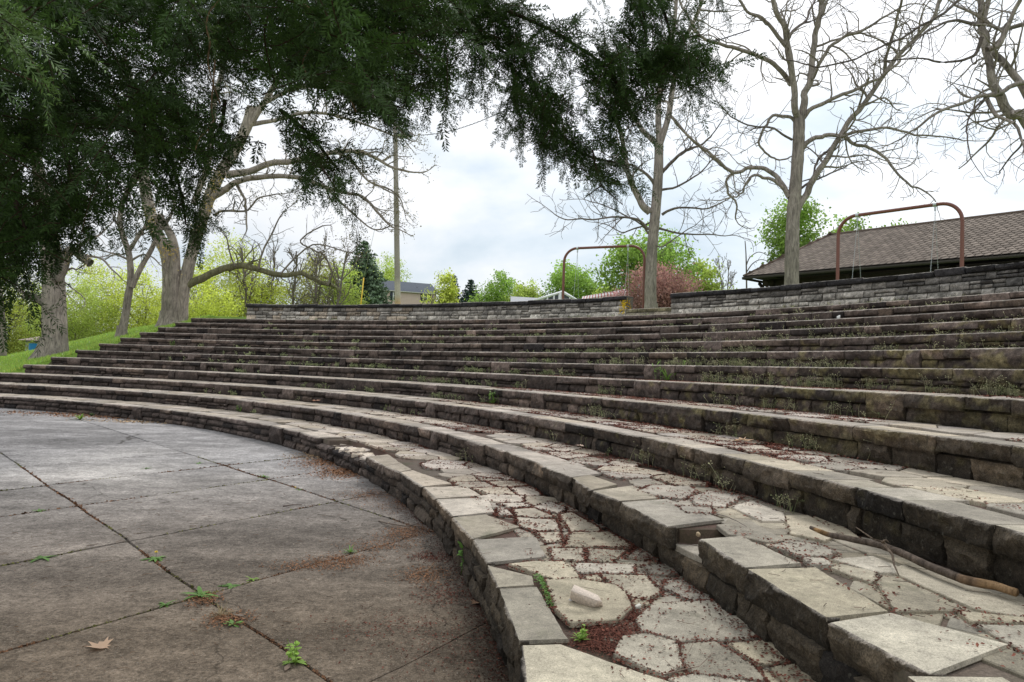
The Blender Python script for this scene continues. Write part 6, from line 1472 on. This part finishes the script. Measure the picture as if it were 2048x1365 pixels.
# ------------------------------------------------------------------ camera, sky, light
cam = bpy.data.cameras.new('camera'); co = bpy.data.objects.new('camera', cam); COL.objects.link(co)
cam.sensor_width = 36; cam.lens = 36*F/2048; cam.clip_start = .05; cam.clip_end = 6000
c, s = math.cos(ROLL), math.sin(ROLL)
Rt = Vector((1, 0, 0)); Up = Vector((0, -math.sin(PITCH), math.cos(PITCH))); Fw = Vector((0, math.cos(PITCH), math.sin(PITCH)))
r_ = Rt*c + Up*s; u_ = -Rt*s + Up*c
co.matrix_world = Matrix(((r_.x, u_.x, -Fw.x, 0), (r_.y, u_.y, -Fw.y, 0), (r_.z, u_.z, -Fw.z, EYE), (0, 0, 0, 1)))
sc.camera = co
EL, AZ = math.radians(52), math.radians(25)       # sun behind cloud, ahead-right
w = bpy.data.worlds.new('World'); sc.world = w; w.use_nodes = True; nt = w.node_tree
bg = nt.nodes['Background']
sky = N(nt, 'ShaderNodeTexSky', sky_type='NISHITA'); sky.sun_disc = False; sky.sun_elevation = EL; sky.sun_rotation = AZ
tc = N(nt, 'ShaderNodeTexCoord').outputs['Generated']
mp = N(nt, 'ShaderNodeMapping'); nt.links.new(tc, mp.inputs[0]); mp.inputs['Scale'].default_value = (1.0, 1.0, 2.6); mp.inputs['Location'].default_value = (.35, .1, .2)
cl = noise(nt, mp.outputs[0], 2.3, 6, .52, .25)
bright = ramp(nt, cl, [(.33, (.56, .67, .76)), (.44, (.74, .82, .88)), (.54, (.94, .96, .98)), (.75, (1.06, 1.05, 1.04))])
sx = N(nt, 'ShaderNodeSeparateXYZ'); nt.links.new(tc, sx.inputs[0])
dirb = mmath(nt, 'ADD', mmath(nt, 'MULTIPLY', sx.outputs[0], .20), mmath(nt, 'MULTIPLY', mmath(nt, 'MAXIMUM', sx.outputs[2], 0.), .50))
bright = mix(nt, 1, bright, mix(nt, 1, (.88, .88, .88), dirb, 'ADD'), 'MULTIPLY')
cloud = mix(nt, 1, bright, (8.2, 8.2, 8.3), 'MULTIPLY')
tot = mix(nt, .93, sky.outputs[0], cloud)
nt.links.new(tot, bg.inputs[0]); bg.inputs[1].default_value = .138
sun = bpy.data.lights.new('sun', 'SUN'); sun.energy = 1.3; sun.angle = math.radians(11); sun.color = (1, .97, .92)
so = bpy.data.objects.new('sun', sun); COL.objects.link(so)
# Nishita rotation is clockwise from +Y: direction to the sun
sd = Vector((math.sin(AZ)*math.cos(EL), math.cos(AZ)*math.cos(EL), math.sin(EL)))
so.rotation_euler = sd.to_track_quat('Z', 'Y').to_euler()
sc.view_settings.view_transform = 'Standard'; sc.view_settings.look = 'None'; sc.view_settings.exposure = 0
sc.cycles.max_bounces = 6; sc.cycles.diffuse_bounces = 3; sc.cycles.transparent_max_bounces = 8
sc.cycles.use_denoising = True
print('done', time.time()-T0)
